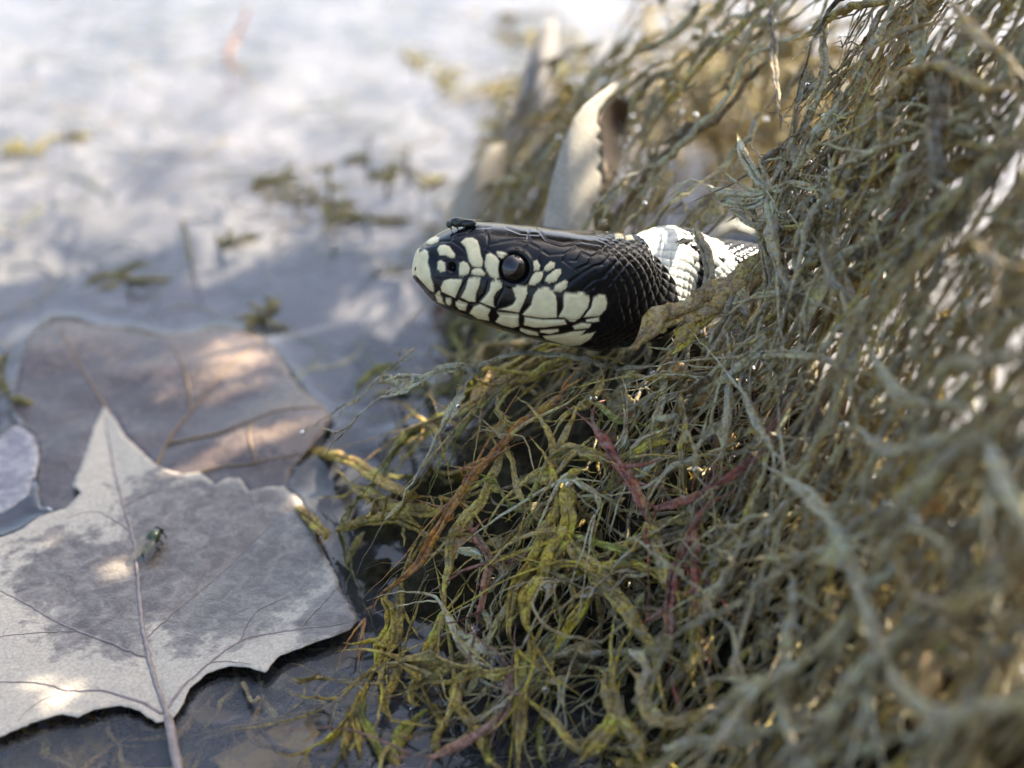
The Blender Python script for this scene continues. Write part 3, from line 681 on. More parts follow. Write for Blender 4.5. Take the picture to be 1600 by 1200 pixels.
def sunk(px, z0, tilt, label, mat=M_SUNK, st=0.5):
    w = toW(px, z0); c = w.mean(0)
    return tag(leaf('sunken_leaf', w, 0.1, lambda q: np.c_[q, z0 + tilt[0] * (q[:, 0] - c[0]) + tilt[1] * (q[:, 1] - c[1]) + 0.04 * vnoise(np.c_[q, np.zeros(len(q))], 1.3, 6)], mat, None, lambda q, V: np.full(len(q), st), 0.01), label, 'leaf')
sunk([(325, 1178), (380, 1155), (430, 1132), (474, 1114), (486, 1125), (500, 1150), (480, 1180), (495, 1215), (430, 1230), (370, 1215)], -0.08, (0.10, 0.03), 'pointed yellow-brown leaf under water between the pale leaf and the weed', M_SUNK, 0.35)
sunk([(438, 1042), (480, 1024), (530, 1012), (562, 992), (566, 1020), (545, 1045), (500, 1062), (455, 1070)], -0.22, (0.02, 0.05), 'dark reddish brown leaf sunk under the tip of the pale leaf', M_SUNK, 0.8)
sunk([(292, 1112), (330, 1106), (370, 1110), (385, 1118), (350, 1132), (310, 1132)], -0.15, (0, 0), 'narrow dark sunken leaf below the notch of the pale leaf', M_SUNK, 0.9)
sunk([(0, 1185), (60, 1155), (120, 1140), (175, 1150), (165, 1200), (120, 1230), (20, 1235)], -0.3, (0.05, 0.02), 'broad olive brown sunken leaf under the lower edge of the pale leaf', M_SUNK, 0.55)
tag(mesh('twig', *tube(catmull(Wz(np.array([379, 385, 391, 398, 405.]), np.array([1067, 1080, 1092, 1096, 1090.]), 0.09), 0.04), 0.03, 6, 0.8, 0.2), MW, None, np.tile((0.2, 0.17, 0.11, 0.5), (len(catmull(Wz(np.array([379, 385, 391, 398, 405.]), np.array([1067, 1080, 1092, 1096, 1090.]), 0.09), 0.04)) * 6, 1))), 'short bent twig floating beside the pale leaf edge', 'twig')

# standing leaves behind the snake
def standing(name, px, dfun, step, mat, label, st, jit=0.0, group=None):
    p = np.array(px, float)
    return tag(leaf(name, p, step, lambda q: P(q[:, 0], q[:, 1], dfun(q)), mat, None, lambda q, V: np.full(len(q), st), jit), label, 'leaf', group)
standing('serrated_leaf', [(843, 400), (850, 350), (858, 300), (868, 260), (880, 222), (895, 187), (911, 166), (936, 146), (958, 131), (976, 122), (972, 134), (950, 152), (934, 172), (930, 192), (937, 203), (929, 216), (941, 224), (933, 238), (939, 252), (930, 264), (939, 276), (937, 292), (938, 302), (934, 315), (921, 321), (919, 331), (926, 340), (928, 362), (926, 400)],
    lambda q: 20.6 + 0.0035 * (q[:, 0] - 850) + ((q[:, 0] - 895) / 45) ** 2 * 0.25, 3.6, M_STAND, 'cream leaf with a saw-toothed edge standing upright behind the head of the snake', 0.25)
standing('crumpled_leaf', [(931, 190), (945, 165), (962, 150), (985, 158), (980, 190), (966, 215), (970, 250), (955, 290), (945, 330), (938, 320), (944, 280), (941, 230)],
    lambda q: 21.4 + 0.5 * np.sin(q[:, 0] * 0.06) + 0.3 * np.sin(q[:, 1] * 0.04), 6, M_BROWN, 'dark brown crumpled leaf caught in the weed beside the saw-toothed leaf', 0.6)
standing('curled_leaf', [(682, 372), (695, 330), (720, 290), (745, 255), (768, 228), (787, 224), (787, 262), (784, 295), (765, 322), (742, 345), (712, 368)],
    lambda q: 25.5 + ((q[:, 0] - 735) / 50) ** 2 * 0.4, 5, M_STAND, 'pale tan curled leaf standing in the water beyond the snout of the snake', 0.55)
standing('curled_leaf', [(798, 192), (808, 160), (822, 115), (835, 65), (852, 35), (869, 30), (870, 75), (862, 115), (845, 158), (822, 186)],
    lambda q: 30.0 + ((q[:, 0] - 835) / 35) ** 2 * 0.5, 5, leaf_material('grey_cream_leaf', (0.36, 0.33, 0.3), (0.26, 0.23, 0.2), (0.2, 0.18, 0.16), 0.4, 0.6, 0.25), 'slender grey curled leaf leaning on the far edge of the weed bank', 0.5)

# ------------------------------------------------------------------ pondweed
OLIVE = (0.15, 0.122, 0.026); YEL = (0.34, 0.265, 0.032); GREEN = (0.14, 0.16, 0.025); TAN = (0.30, 0.215, 0.085); GREY = (0.30, 0.265, 0.17); PALE = (0.42, 0.38, 0.27); RED = (0.17, 0.048, 0.042); ORANGE = (0.36, 0.15, 0.030); DKB = (0.085, 0.06, 0.03); GOLD = (0.30, 0.20, 0.04); MAUVE = (0.18, 0.10, 0.10); KHAKI = (0.265, 0.21, 0.055)
z4 = lambda p: zoomed(p, 400, 600, 2.0); z5 = lambda p: zoomed(p, 900, 500, 1.7143); z6 = lambda p: zoomed(p, 1000, 0, 2.4); z7 = lambda p: zoomed(p, 940, 330, 5.22)
zc = lambda p: zoomed(p, 640, 700, 4.0); ze = lambda p: zoomed(p, 900, 480, 4.0); zb = lambda p: zoomed(p, 560, 480, 4.0)
# (pixels, width in photo px, colour, wetness, lift above bank in cm)
WETS = [
 (z4([(780, 0), (690, 50), (620, 95), (520, 130), (440, 170), (380, 205)]), 10, TAN, .6, .1), (z4([(770, 215), (720, 340), (650, 430), (610, 500), (600, 580), (590, 650), (590, 712)]), 15, KHAKI, .6, .15),
 (z4([(590, 705), (560, 780), (520, 860), (500, 900)]), 11, YEL, .5, .1), (z4([(590, 705), (620, 780), (650, 840), (690, 900), (705, 925)]), 11, PALE, .4, .15),
 (zc([(920, 240), (925, 380), (850, 500), (800, 640), (700, 800), (640, 950), (620, 1100), (630, 1190), (680, 1280)]), 17, YEL, .6, .3), (zc([(1000, 200), (980, 330), (985, 480), (900, 640), (830, 800), (740, 920), (720, 1050), (760, 1160), (790, 1260)]), 22, YEL, .6, .35),
 (zc([(930, 210), (1010, 185), (1090, 230), (1170, 280), (1190, 360), (1150, 440)]), 12, PALE, .4, .4), (zc([(990, 560), (1090, 680), (1190, 800), (1300, 940), (1400, 1080), (1500, 1200), (1560, 1330)]), 26, KHAKI, .5, .3),
 (zc([(1010, 540), (1150, 580), (1270, 625), (1400, 650), (1500, 690)]), 10, GREEN, .6, .35), (zc([(1180, 720), (1300, 720), (1420, 720), (1520, 780), (1640, 880)]), 15, YEL, .6, .3),
 (zc([(1130, 840), (1100, 940), (1050, 1050), (960, 1180), (900, 1300)]), 13, YEL, .6, .25), (zc([(880, 880), (930, 1000), (950, 1100), (930, 1200)]), 7, GREEN, .6, .2), (zc([(900, 790), (1000, 850), (1020, 930), (960, 1090)]), 7, KHAKI, .5, .25),
 (zc([(860, 130), (930, 60), (1060, 20), (1250, 80)]), 18, KHAKI, .5, .25), (zc([(900, 60), (880, 180), (930, 250)]), 22, KHAKI, .5, .25), (zc([(590, 0), (640, 80), (660, 200), (690, 300), (740, 400)]), 10, KHAKI, .5, .15), (zc([(840, 120), (790, 240), (750, 330), (745, 410)]), 8, GREEN, .5, .2),
 (zc([(560, 230), (600, 320), (660, 380), (740, 410)]), 8, GREEN, .6, .1), (zc([(800, 430), (700, 510), (620, 580), (560, 640)]), 14, KHAKI, .6, .0), (zc([(300, 640), (400, 640), (460, 700)]), 10, PALE, .5, .05),
 (z4([(110, 240), (180, 218), (260, 228), (340, 268), (400, 310), (480, 345), (580, 350)]), 17, GOLD, .7, .05), (z4([(130, 380), (175, 420), (220, 470), (205, 505)]), 15, GOLD, .7, .05), (z4([(250, 455), (350, 428), (430, 418), (490, 445), (550, 500)]), 16, OLIVE, .8, .1),
 (z4([(300, 320), (420, 380), (540, 400), (620, 370)]), 20, KHAKI, .7, .0), (z4([(400, 670), (420, 740), (380, 830), (385, 930)]), 17, YEL, .7, .05), (z4([(460, 620), (450, 720), (430, 800), (400, 860)]), 15, KHAKI, .8, .0), (z4([(345, 905), (290, 960), (212, 1020)]), 10, KHAKI, .8, .05),
 (z4([(335, 955), (300, 1035), (230, 1110), (165, 1140)]), 11, YEL, .8, .05), (z4([(335, 965), (335, 1050), (385, 1150), (400, 1210)]), 12, GREEN, .8, .05), (z4([(330, 970), (290, 1080), (270, 1190)]), 13, OLIVE, .8, .05), (z4([(325, 960), (310, 1060), (330, 1180)]), 12, KHAKI, .8, .05),
 (z4([(440, 855), (500, 905), (480, 985), (520, 1010)]), 15, KHAKI, .8, .1), (z4([(455, 850), (425, 940), (395, 1000), (420, 1060)]), 14, OLIVE, .8, .1), (z4([(490, 1060), (450, 1100), (430, 1180)]), 16, GREEN, .8, .05), (z4([(540, 1000), (580, 1060), (560, 1130), (590, 1200)]), 14, OLIVE, .8, .05),
 (z4([(615, 930), (680, 900), (760, 912), (810, 880)]), 15, KHAKI, .6, .2), (z4([(620, 930), (640, 1020), (690, 1080), (720, 1180)]), 17, KHAKI, .6, .15), (z4([(800, 890), (790, 985), (750, 1055), (700, 1095), (620, 1135), (550, 1160), (470, 1152)]), 15, MAUVE, .6, .2),
 (z4([(880, 1010), (930, 1060), (980, 1120), (1050, 1165)]), 14, KHAKI, .6, .2), (z4([(1120, 930), (1130, 1050), (1070, 1130), (1000, 1200)]), 20, YEL, .5, .3), (z4([(860, 820), (840, 950), (830, 1050), (810, 1200)]), 17, KHAKI, .6, .2), (z4([(900, 1040), (890, 1100), (905, 1190)]), 9, GREEN, .7, .1),
 (z4([(720, 1060), (715, 1130), (730, 1210)]), 11, GREEN, .7, .1), (z4([(700, 700), (740, 760), (770, 830)]), 8, PALE, .6, -.3),
 (zb([(700, 60), (620, 110), (590, 170), (640, 280), (610, 400), (650, 490)]), 10, GREEN, .7, .1), (zb([(700, 300), (740, 380), (740, 450)]), 7, GREEN, .7, .1), (zb([(1400, 230), (1200, 240), (1080, 290), (980, 360), (880, 400), (800, 480)]), 13, YEL, .6, .2), (zb([(1340, 260), (1180, 300), (1020, 380), (900, 470), (820, 530), (760, 640)]), 12, TAN, .6, .2),
 (zb([(1120, 200), (1000, 230), (820, 230), (765, 280), (770, 370), (820, 410)]), 9, TAN, .5, .2), (zb([(1300, 330), (1180, 380), (1060, 440), (960, 460)]), 16, YEL, .6, .1), (zb([(820, 420), (740, 540), (700, 610), (600, 660), (480, 700)]), 11, TAN, .6, .1), (zb([(740, 640), (660, 740), (580, 850)]), 11, GREEN, .6, .1), (zb([(300, 600), (380, 690), (470, 760), (520, 860)]), 9, GOLD, .7, .1),
 (zb([(860, 640), (960, 740), (1060, 700)]), 9, KHAKI, .6, .1), (zb([(240, 880), (330, 790), (440, 740)]), 12, GREEN, .8, .05), (zb([(0, 500), (110, 400), (220, 370), (330, 420)]), 12, GREEN, .9, .0), (zb([(180, 450), (300, 540), (420, 480), (560, 520)]), 9, GREEN, .9, .0), (zb([(620, 600), (700, 520), (780, 540)]), 12, GREEN, .8, .05),
 (ze([(0, 640), (80, 580), (140, 500), (190, 420)]), 13, KHAKI, .5, .2), (ze([(60, 560), (150, 620), (240, 700), (380, 720)]), 8, GREEN, .5, .25), (ze([(320, 930), (430, 880), (520, 840), (620, 850)]), 11, YEL, .6, .3), (ze([(0, 900), (100, 930), (230, 970)]), 20, KHAKI, .5, .25), (ze([(400, 1060), (470, 980), (570, 930)]), 7, PALE, .3, .3),
 (z5([(250, 720), (230, 640), (205, 580), (190, 500)]), 21, KHAKI, .4, .35), (z5([(310, 560), (322, 700), (318, 850), (300, 960)]), 17, KHAKI, .5, .2), (z5([(170, 950), (200, 1060), (270, 1080), (350, 1030), (355, 1010)]), 17, TAN, .5, .35), (z5([(90, 960), (110, 1050), (160, 1120), (190, 1210)]), 24, KHAKI, .5, .3), (z5([(20, 1150), (80, 1080), (110, 1010)]), 14, YEL, .5, .3),
]
REDS = [(zc([(390, 500), (440, 590), (490, 690), (490, 790), (460, 920), (430, 1060), (420, 1160)]), zc([(490, 720), (590, 705), (680, 675), (775, 650)]), 'dark red forked stem in the hollow of the wet weed', 10, .05),
 (z5([(50, 285), (100, 360), (150, 440), (180, 490), (195, 560)]), None, 'pinkish red stem lying across the weed below the neck of the snake', 16, .4),
 (z5([(215, 500), (300, 482), (360, 450), (440, 400), (500, 330)]), None, 'thin dark red stem slanting through the dusty grey weed', 12, .35),
 (z5([(335, 510), (295, 600), (262, 690), (247, 800), (252, 880), (256, 965)]), z5([(320, 560), (318, 660), (322, 760)]), 'long dull red stem hanging down over the olive weed', 15, .4)]
FLAPS = [(z7([(1330, 380), (1150, 560), (960, 700), (760, 790), (560, 840), (430, 930), (330, 1030), (200, 1150)]), 40, TAN, .45, 'broad tan weed frond lying under the neck of the snake', 17.55),
 (z7([(1000, 620), (860, 800), (750, 930), (650, 1060), (560, 1190)]), 28, YEL, .5, 'yellow-green weed frond hanging below the tan frond', 17.5),
 (z7([(1160, 620), (1060, 830), (960, 1000), (880, 1140), (840, 1250)]), 22, GREY, .2, 'dusty brown and white weed frond beside the yellow-green frond', 17.4),
 (z7([(780, 130), (840, 300), (880, 450), (870, 600), (800, 690), (700, 740)]), 15, GREY, .15, 'dusty grey weed strand standing across the pale neck band of the snake', 17.75),
 (z7([(760, 240), (680, 240), (600, 300)]), 6, DKB, .2, 'small dark curl of dry weed against the neck of the snake', 17.8)]
DRYS = [
 *[(np.array(q, float), w, c, .1, l) for q, w, c, l in (([(1178, 325), (1190, 380), (1200, 440), (1192, 500)], 14, GREY, .25), ([(1232, 300), (1214, 370), (1225, 430), (1250, 500)], 13, GREY, .3), ([(1300, 330), (1270, 400), (1238, 450), (1190, 482)], 13, PALE, .3), ([(1345, 380), (1290, 420), (1260, 480), (1255, 545)], 14, GREY, .4),
   ([(1165, 342), (1210, 358), (1270, 348), (1335, 318)], 11, KHAKI, .3), ([(1180, 462), (1235, 455), (1300, 430), (1365, 400)], 12, GREY, .35), ([(1322, 430), (1332, 500), (1302, 565)], 13, TAN, .4), ([(1205, 380), (1260, 400), (1320, 395), (1380, 370)], 10, DKB, .35), ([(1250, 360), (1245, 420), (1275, 470), (1320, 500)], 11, GREY, .35))],
 (z5([(430, 100), (520, 90), (600, 100), (680, 110), (740, 165)]), 15, GREY, .1, .4), (z5([(560, 420), (640, 490), (700, 570), (760, 690), (790, 800), (800, 900), (780, 1010)]), 22, PALE, .1, .6), (z5([(760, 700), (690, 650), (580, 635), (420, 652)]), 13, TAN, .1, .5), (z5([(420, 655), (380, 720), (330, 785), (300, 800)]), 12, GREY, .1, .4),
 (z5([(580, 690), (582, 800), (560, 920), (550, 1010)]), 15, GREY, .1, .4), (z5([(800, 890), (740, 970), (680, 1060), (600, 1140)]), 22, GREY, .1, .6), (z5([(230, 1150), (330, 1125), (430, 1105), (560, 1090)]), 15, PALE, .1, .5), (z5([(800, 100), (860, 190), (930, 222), (1040, 240), (1120, 275)]), 20, GREY, .1, .6),
 (z5([(780, 310), (850, 352), (920, 340), (1020, 300)]), 24, GREY, .1, .7), (z5([(1120, 350), (1160, 480), (1210, 570)]), 26, PALE, .1, .8), (z5([(920, 750), (1000, 770), (1080, 740), (1150, 690)]), 22, TAN, .1, .7), (z5([(840, 920), (900, 1010), (1000, 1060), (1100, 1030), (1210, 1020)]), 24, GREY, .1, .7),
 (z5([(990, 600), (900, 560), (840, 600), (780, 690)]), 18, GREY, .1, .6), (z5([(1030, 120), (1110, 110), (1210, 90)]), 26, GREY, .1, .7), (z5([(540, 1000), (560, 1080), (600, 1180)]), 16, GREY, .1, .5), (z5([(430, 900), (440, 1000), (470, 1090)]), 18, GREY, .1, .5),
 (z6([(450, 20), (330, 140), (210, 260), (130, 350), (60, 440), (0, 560)]), 12, KHAKI, .2, .3), (z6([(230, 0), (190, 60), (120, 130), (0, 195), (-60, 215)]), 12, GREY, .1, .3), (z6([(485, 20), (500, 150), (505, 300), (520, 420), (530, 540)]), 9, DKB, .3, .4), (z6([(700, 60), (690, 180), (690, 280), (640, 400), (600, 500), (520, 600)]), 11, GREY, .1, .4),
 (z6([(930, 8), (820, 20), (720, 60), (650, 120), (560, 160)]), 15, KHAKI, .1, .5), (z6([(930, 60), (880, 150), (840, 250), (770, 350), (700, 450), (640, 560), (570, 670)]), 13, GREY, .1, .5), (z6([(1060, 90), (960, 130), (880, 185)]), 12, TAN, .1, .6), (z6([(1080, 240), (960, 340), (850, 480), (790, 640), (740, 730)]), 14, TAN, .1, .6),
 (z6([(1300, 400), (1100, 480), (900, 560), (760, 620), (640, 690)]), 14, GREY, .1, .7), (z6([(1140, 250), (1120, 400), (1110, 520), (1120, 640), (1090, 790)]), 26, DKB, .2, .9), (z6([(490, 730), (440, 665), (390, 580), (360, 500)]), 15, PALE, .05, .5), (z6([(490, 720), (400, 730), (300, 715), (215, 680)]), 13, PALE, .05, .5),
 (z6([(480, 740), (400, 772), (280, 750)]), 13, PALE, .05, .5), (z6([(500, 770), (440, 850), (370, 800), (300, 770)]), 12, GREY, .05, .5), (z6([(490, 740), (495, 840), (505, 930), (520, 1030)]), 20, GREY, .1, .5), (z6([(490, 720), (580, 690), (640, 700), (720, 720)]), 17, PALE, .05, .5), (z6([(1000, 270), (1150, 255), (1280, 320), (1450, 335)]), 24, TAN, .1, 1.0),
 (z6([(1220, 60), (1240, 110), (1290, 160), (1390, 210)]), 28, TAN, .1, 1.1), (z6([(1450, 510), (1300, 620), (1180, 720), (1080, 820), (960, 1000), (860, 1120)]), 17, GREY, .1, .8), (z6([(540, 700), (600, 600), (640, 530), (740, 440)]), 12, GREY, .1, .5), (z6([(520, 560), (460, 610), (440, 660)]), 10, DKB, .2, .4),
 (z6([(880, 820), (960, 700), (1000, 600), (1040, 540)]), 14, GREY, .1, .7), (z6([(900, 380), (900, 500), (890, 620), (850, 720)]), 9, TAN, .1, .6), (z6([(1450, 540), (1300, 545), (1150, 540)]), 9, KHAKI, .1, .9), (z6([(620, 900), (660, 800), (700, 720)]), 15, GREY, .1, .6),
 (z6([(940, 240), (935, 310), (985, 430)]), 7, TAN, .1, .6), (z6([(240, 900), (260, 1000), (270, 1090)]), 12, GREY, .1, .4), (z6([(760, 1100), (700, 1000), (690, 900)]), 15, GREY, .1, .6), (z6([(1340, 1000), (1250, 900), (1180, 880)]), 26, TAN, .1, 1.0),
 (ze([(870, 470), (960, 420), (1040, 350), (1150, 310), (1300, 300)]), 12, PALE, .05, .4), (ze([(960, 460), (950, 600), (950, 720), (930, 850), (915, 920)]), 12, GREY, .1, .35), (ze([(960, 300), (900, 380), (840, 440), (780, 540), (720, 600), (640, 690)]), 11, GREY, .1, .35), (ze([(1040, 520), (1080, 600), (1110, 700), (1180, 800), (1240, 920)]), 12, PALE, .05, .4),
 (ze([(340, 420), (440, 440), (540, 430), (620, 420)]), 9, KHAKI, .3, .35), (ze([(560, 470), (530, 600), (500, 700), (480, 790)]), 12, GREY, .2, .25), (ze([(340, 890), (430, 820), (520, 790), (640, 740)]), 9, GREY, .1, .35), (ze([(580, 1020), (700, 960), (820, 920)]), 12, GREY, .1, .35), (ze([(780, 840), (850, 760), (930, 700)]), 14, GREY, .1, .3), (ze([(620, 430), (700, 430), (760, 440)]), 4, PALE, .05, .4), (ze([(300, 750), (300, 830), (260, 890)]), 6, GREY, .2, .3),
]
SIL = np.vstack([TOPC[::1], BOTC[::-1]]); SIL = np.vstack([[(635, 415)], TOPC[1:-2], [(1060, 372), (1160, 352), (1165, 420), (1100, 470), (1040, 485), (990, 545)], BOTC[1:-3][::-1]])
sil_c = SIL.mean(0); SILB = sil_c + (SIL - sil_c) * np.array([1.04, 1.10])
spd = spine(np.linspace(0, LEN * 0.9, 70))
SD = np.array(sdir)
GAPS = [(P(np.array([985.]), np.array([385.]), np.array([18.3]))[0], 0.3), (P(np.array([1075.]), np.array([395.]), np.array([18.5]))[0], 0.42), (P(np.array([1130.]), np.array([400.]), np.array([18.7]))[0], 0.42), *[(P(np.array([a * 1.0]), np.array([b * 1.0]), np.array([d * 1.0]))[0], r) for a, b, d, r in ((900, 270, 20.6, .45), (885, 330, 20.6, .4), (925, 180, 20.7, .4), (740, 290, 25.5, .6), (835, 110, 30, .7))], *[(Wz(np.array([a * 1.0]), np.array([b * 1.0]), 0.1)[0], r) for a, b, r in ((345, 570, .34), (455, 690, .30), (140, 872, .12), (80, 1108, .14), (85, 515, .14), (430, 555, .16))]]
def clear(p):
    """True where a point neither runs through the snake nor stands between it and open air in front of it"""
    sh = p.shape[:-1]; p = p.reshape(-1, 3); x, y, d = proj(p); bad = np.zeros(len(p), bool)
    k = (x > 620) & (x < 1190) & (y > 330) & (y < 570) & (d < 19.3); bad[k] = inpoly(x[k], y[k], SILB)
    k = (np.abs(p - spd.mean(0)) < np.ptp(spd, axis=0) / 2 + 1.2).all(-1) & ~bad
    if k.any(): bad[k] = np.sqrt(((p[k][:, None] - spd) ** 2).sum(-1)).min(-1) < 0.54
    bad |= (x < 930) & (y > 960) & (d < 15.6)
    for g, r in GAPS:                          # gaps in the heap that let the sun through in patches
        q = p - g; s = q @ SD; d2 = np.maximum((q ** 2).sum(-1) - s ** 2, 0); bad |= (d2 < (r * (1 + 0.3 * np.sin(s * 5))) ** 2) & (s > 0.5)
    k = (p[:, 0] < 0) & (p[:, 2] < 2) & ~bad
    if k.any(): bad[k] = inpoly(p[k, 0], p[k, 1], mapleW) | inpoly(p[k, 0], p[k, 1], darkW)
    return ~bad.reshape(sh)
def strand_mesh(pix, w, colr, wet, lift, depth=None, K=9, rough=0.16, flat=0.55, nf=None):
    """one frond: two to four filaments twined and grown together, with small side twigs"""
    c2 = catmull(pix, 4.0)
    if depth is None: p = on_bank(c2[:, 0], c2[:, 1], lift + 0.22)
    else: p = P(c2[:, 0], c2[:, 1], np.full(len(c2), depth) + 0.25 * np.linspace(0.4, -1, len(c2)))
    d = proj(p)[2]; n = len(p); t = np.linspace(0, 1, n)
    p = p + 0.03 * np.stack([vnoise(p, 3.0, q) for q in (1.0, 2.0, 3.0)], 1) + 0.012 * np.stack([vnoise(p, 9.0, q) for q in (4.0, 5.0, 6.0)], 1)
    r = w * 0.52 * d / FPX * (1 + 0.25 * vnoise(p, 1.8, 7.0)) * np.clip(np.minimum(t * 5 + 0.45, (1 - t) * 3.2 + 0.12), 0, 1)
    T = np.gradient(p, axis=0); T /= np.linalg.norm(T, axis=1)[:, None] + 1e-9
    B = np.cross(T, np.array([0.2, -0.6, 0.77])); B /= np.linalg.norm(B, axis=1)[:, None] + 1e-6; Nr = np.cross(B, T)
    nf = nf or (4 if w > 24 else 3 if w > 11 else 2); G = Bag(); cc = np.array(colr); mixc = np.array(GREY if wet < 0.35 else KHAKI)
    ph = RNG.uniform(0, 6.28); tw = RNG.uniform(2.0, 6.0) * np.linalg.norm(np.diff(p, axis=0), axis=1).sum() / 3
    for q in range(nf):
        a = ph + q * 6.283 / nf + tw * t * RNG.uniform(0.7, 1.3); sp = 0.62 * (1 + 0.5 * vnoise(p, 1.3, 10.0 + q))
        off = (np.cos(a) * sp * r)[:, None] * B + (np.sin(a) * sp * r * 0.5)[:, None] * Nr
        rr = r * (0.78 if nf == 2 else 0.66 if nf == 3 else 0.58) * (1 + 0.35 * vnoise(p, 3.5, 20.0 + q)); e = n if q == 0 else int(n * RNG.uniform(0.82, 1.0)); e = max(e, 5)
        V, F = tube((p + off)[:e], rr[:e] * np.clip((1 - np.linspace(0, 1, e)) * 8, 0.12, 1), K, flat, rough, RNG.uniform(-1, 1))
        nz = np.repeat(vnoise(p[:e], 1.6, 4.0 + q), K)[:, None]; nz2 = np.repeat(vnoise(p[:e], 4.5, 8.0 + q), K)[:, None]
        col = cc * (1 + 0.6 * nz2) * RNG.uniform(0.8, 1.2); col = col + (mixc - col) * 0.6 * np.clip(nz + 0.1, 0, 1)
        G.add(V, F, np.c_[np.clip(col, 0.01, 0.6), np.full(len(V), wet)])
    for q in range(int(RNG.integers(1, 4)) + n // 40):           # side twigs
        i0 = int(RNG.integers(n // 8, n)); i0 = min(i0, n - 2); sd = RNG.normal(0, 1, 3); sd -= sd @ T[i0] * T[i0]; sd /= np.linalg.norm(sd)
        ln = RNG.uniform(0.2, 0.75); u = np.linspace(0, 1, 9)[:, None]; bp = p[i0] + ln * (u * (T[i0] * 0.8 + sd * 0.6) + u ** 2 * RNG.normal(0, 0.3, 3)) + RNG.normal(0, 0.012, (9, 3)) * u
        if depth is not None or not clear(bp).all(): continue
        V, F = tube(bp, r[i0] * 0.5 * np.array([1.3, 1, .85, .8, .7, .62, .5, .35, .08]), 6, flat, rough); G.add(V, F, np.r_[cc * RNG.uniform(0.8, 1.2), wet])
    for end, sg in ((n - 2, 1.0), (1, -1.0)):                     # frayed ends running on over the bank
        for q in range(2 if depth is None else 0):
            dr = sg * T[end] + RNG.normal(0, 0.3, 3); ln = RNG.uniform(0.5, 1.3); u = np.linspace(0, 1, 12)[:, None]
            bp = p[end] + ln * (u * dr + u ** 2 * RNG.normal(0, 0.25, 3)) + RNG.normal(0, 0.012, (12, 3)) * u; bp[:, 2] = np.minimum(bp[:, 2], np.maximum(H(bp[:, 0], bp[:, 1]), -0.1) + lift + 0.3)
            if clear(bp).all(): V, F = tube(bp, np.maximum(r[end], r.mean() * 0.55) * np.linspace(0.85, 0.08, 12), 6, flat, rough); G.add(V, F, np.r_[cc * RNG.uniform(0.8, 1.2), wet])
    TR.append((p[::3], r[::3], np.r_[cc, wet]))
    return np.vstack(G.V), np.vstack(G.F), np.vstack(G.C)
TR = []                                     # centre lines of all strands, for the films between them
wetbank = empty('wet_pondweed', Wz(np.array([760.]), np.array([980.]), 0)[0], 'wet olive and yellow pondweed mat trailing into the water below the snake', 'pondweed')
drybank = empty('dried_pondweed', on_bank(np.array([1350.]), np.array([800.]))[0] * np.array([1, 1, 0]), 'dried dusty grey-olive pondweed heaped up and draped around the body of the snake', 'pondweed')
for a in WETS:
    V, F, Cc = strand_mesh(*a); mesh('strand', V, F, MW, wetbank, Cc)
for a in DRYS:
    V, F, Cc = strand_mesh(*a, K=8); mesh('strand', V, F, MW, drybank, Cc)
for main, br, lab, w, lift in REDS:
    V, F, Cc = strand_mesh(main, w, RED, .45, lift)
    o = empty('red_stem', V.mean(0) - np.array([0, 0, 0.2]), lab, 'stem'); mesh('shoot', V, F, MW, o, Cc)
    if br is not None: V, F, Cc = strand_mesh(br, w * 0.9, RED, .45, lift); mesh('side_shoot', V, F, MW, o, Cc)
V, F, Cc = strand_mesh(z4([(960, 28), (880, 90), (800, 150), (740, 220), (660, 310), (610, 380), (560, 470), (510, 550), (450, 612), (390, 660), (340, 740)]), 12, ORANGE, .55, .22)
o = empty('orange_stem', V.mean(0) - np.array([0, 0, 0.2]), 'long orange-brown stem running down over the wet weed to the water', 'stem'); mesh('shoot', V, F, MW, o, Cc)
V, F, Cc = strand_mesh(z4([(640, 330), (610, 370), (575, 390)]), 8, ORANGE, .5, .22); mesh('side_shoot', V, F, MW, o, Cc)
V, F, Cc = strand_mesh(zb([(970, 790), (900, 800), (860, 770)]), 9, TAN, .4, .25); mesh('side_shoot', V, F, MW, o, Cc)
for pix, w, c, wet, lab, dep in FLAPS:
    V, F, Cc = strand_mesh(pix, w, c, wet, 0, dep, K=12, flat=0.45, rough=0.15); tag(mesh('weed_frond', V, F, MW, None, Cc), lab, 'pondweed')

# random strands growing over the bank
def walk(n, m, x0, y0, off, step, wander, ang0=None, lift=0.0, grav=0.0):
    x, y = x0.copy(), y0.copy(); a = RNG.uniform(0, 6.28, n) if ang0 is None else ang0.copy(); pts = []; o = off.copy(); va = RNG.normal(0, 0.3, n)
    do = RNG.normal(0, 0.35, n)
    for k in range(m):
        h = H(x, y); pts.append(np.stack([x, y, h + o], 1))
        gx_ = (H(x + 0.05, y) - h) / 0.05; gy_ = (H(x, y + 0.05) - h) / 0.05
        va = 0.6 * va + RNG.normal(0, wander, n); a = a + va + np.where(RNG.random(n) < 0.045, RNG.normal(0, 0.6, n), 0)
        if grav:
            dn = np.arctan2(-gy_, -gx_); a = a + grav * np.sin(dn - a)
        dx, dy = np.cos(a), np.sin(a); sl = 1 / np.sqrt(1 + np.clip(gx_ * dx + gy_ * dy, -4, 4) ** 2)
        x = x + dx * step * sl; y = y + dy * step * sl
        do = 0.8 * do + RNG.normal(0, 0.25, n); o = o + step * np.clip(do, -0.8, 0.8) + step * (off - o) * 0.15
    return np.stack(pts, 1)
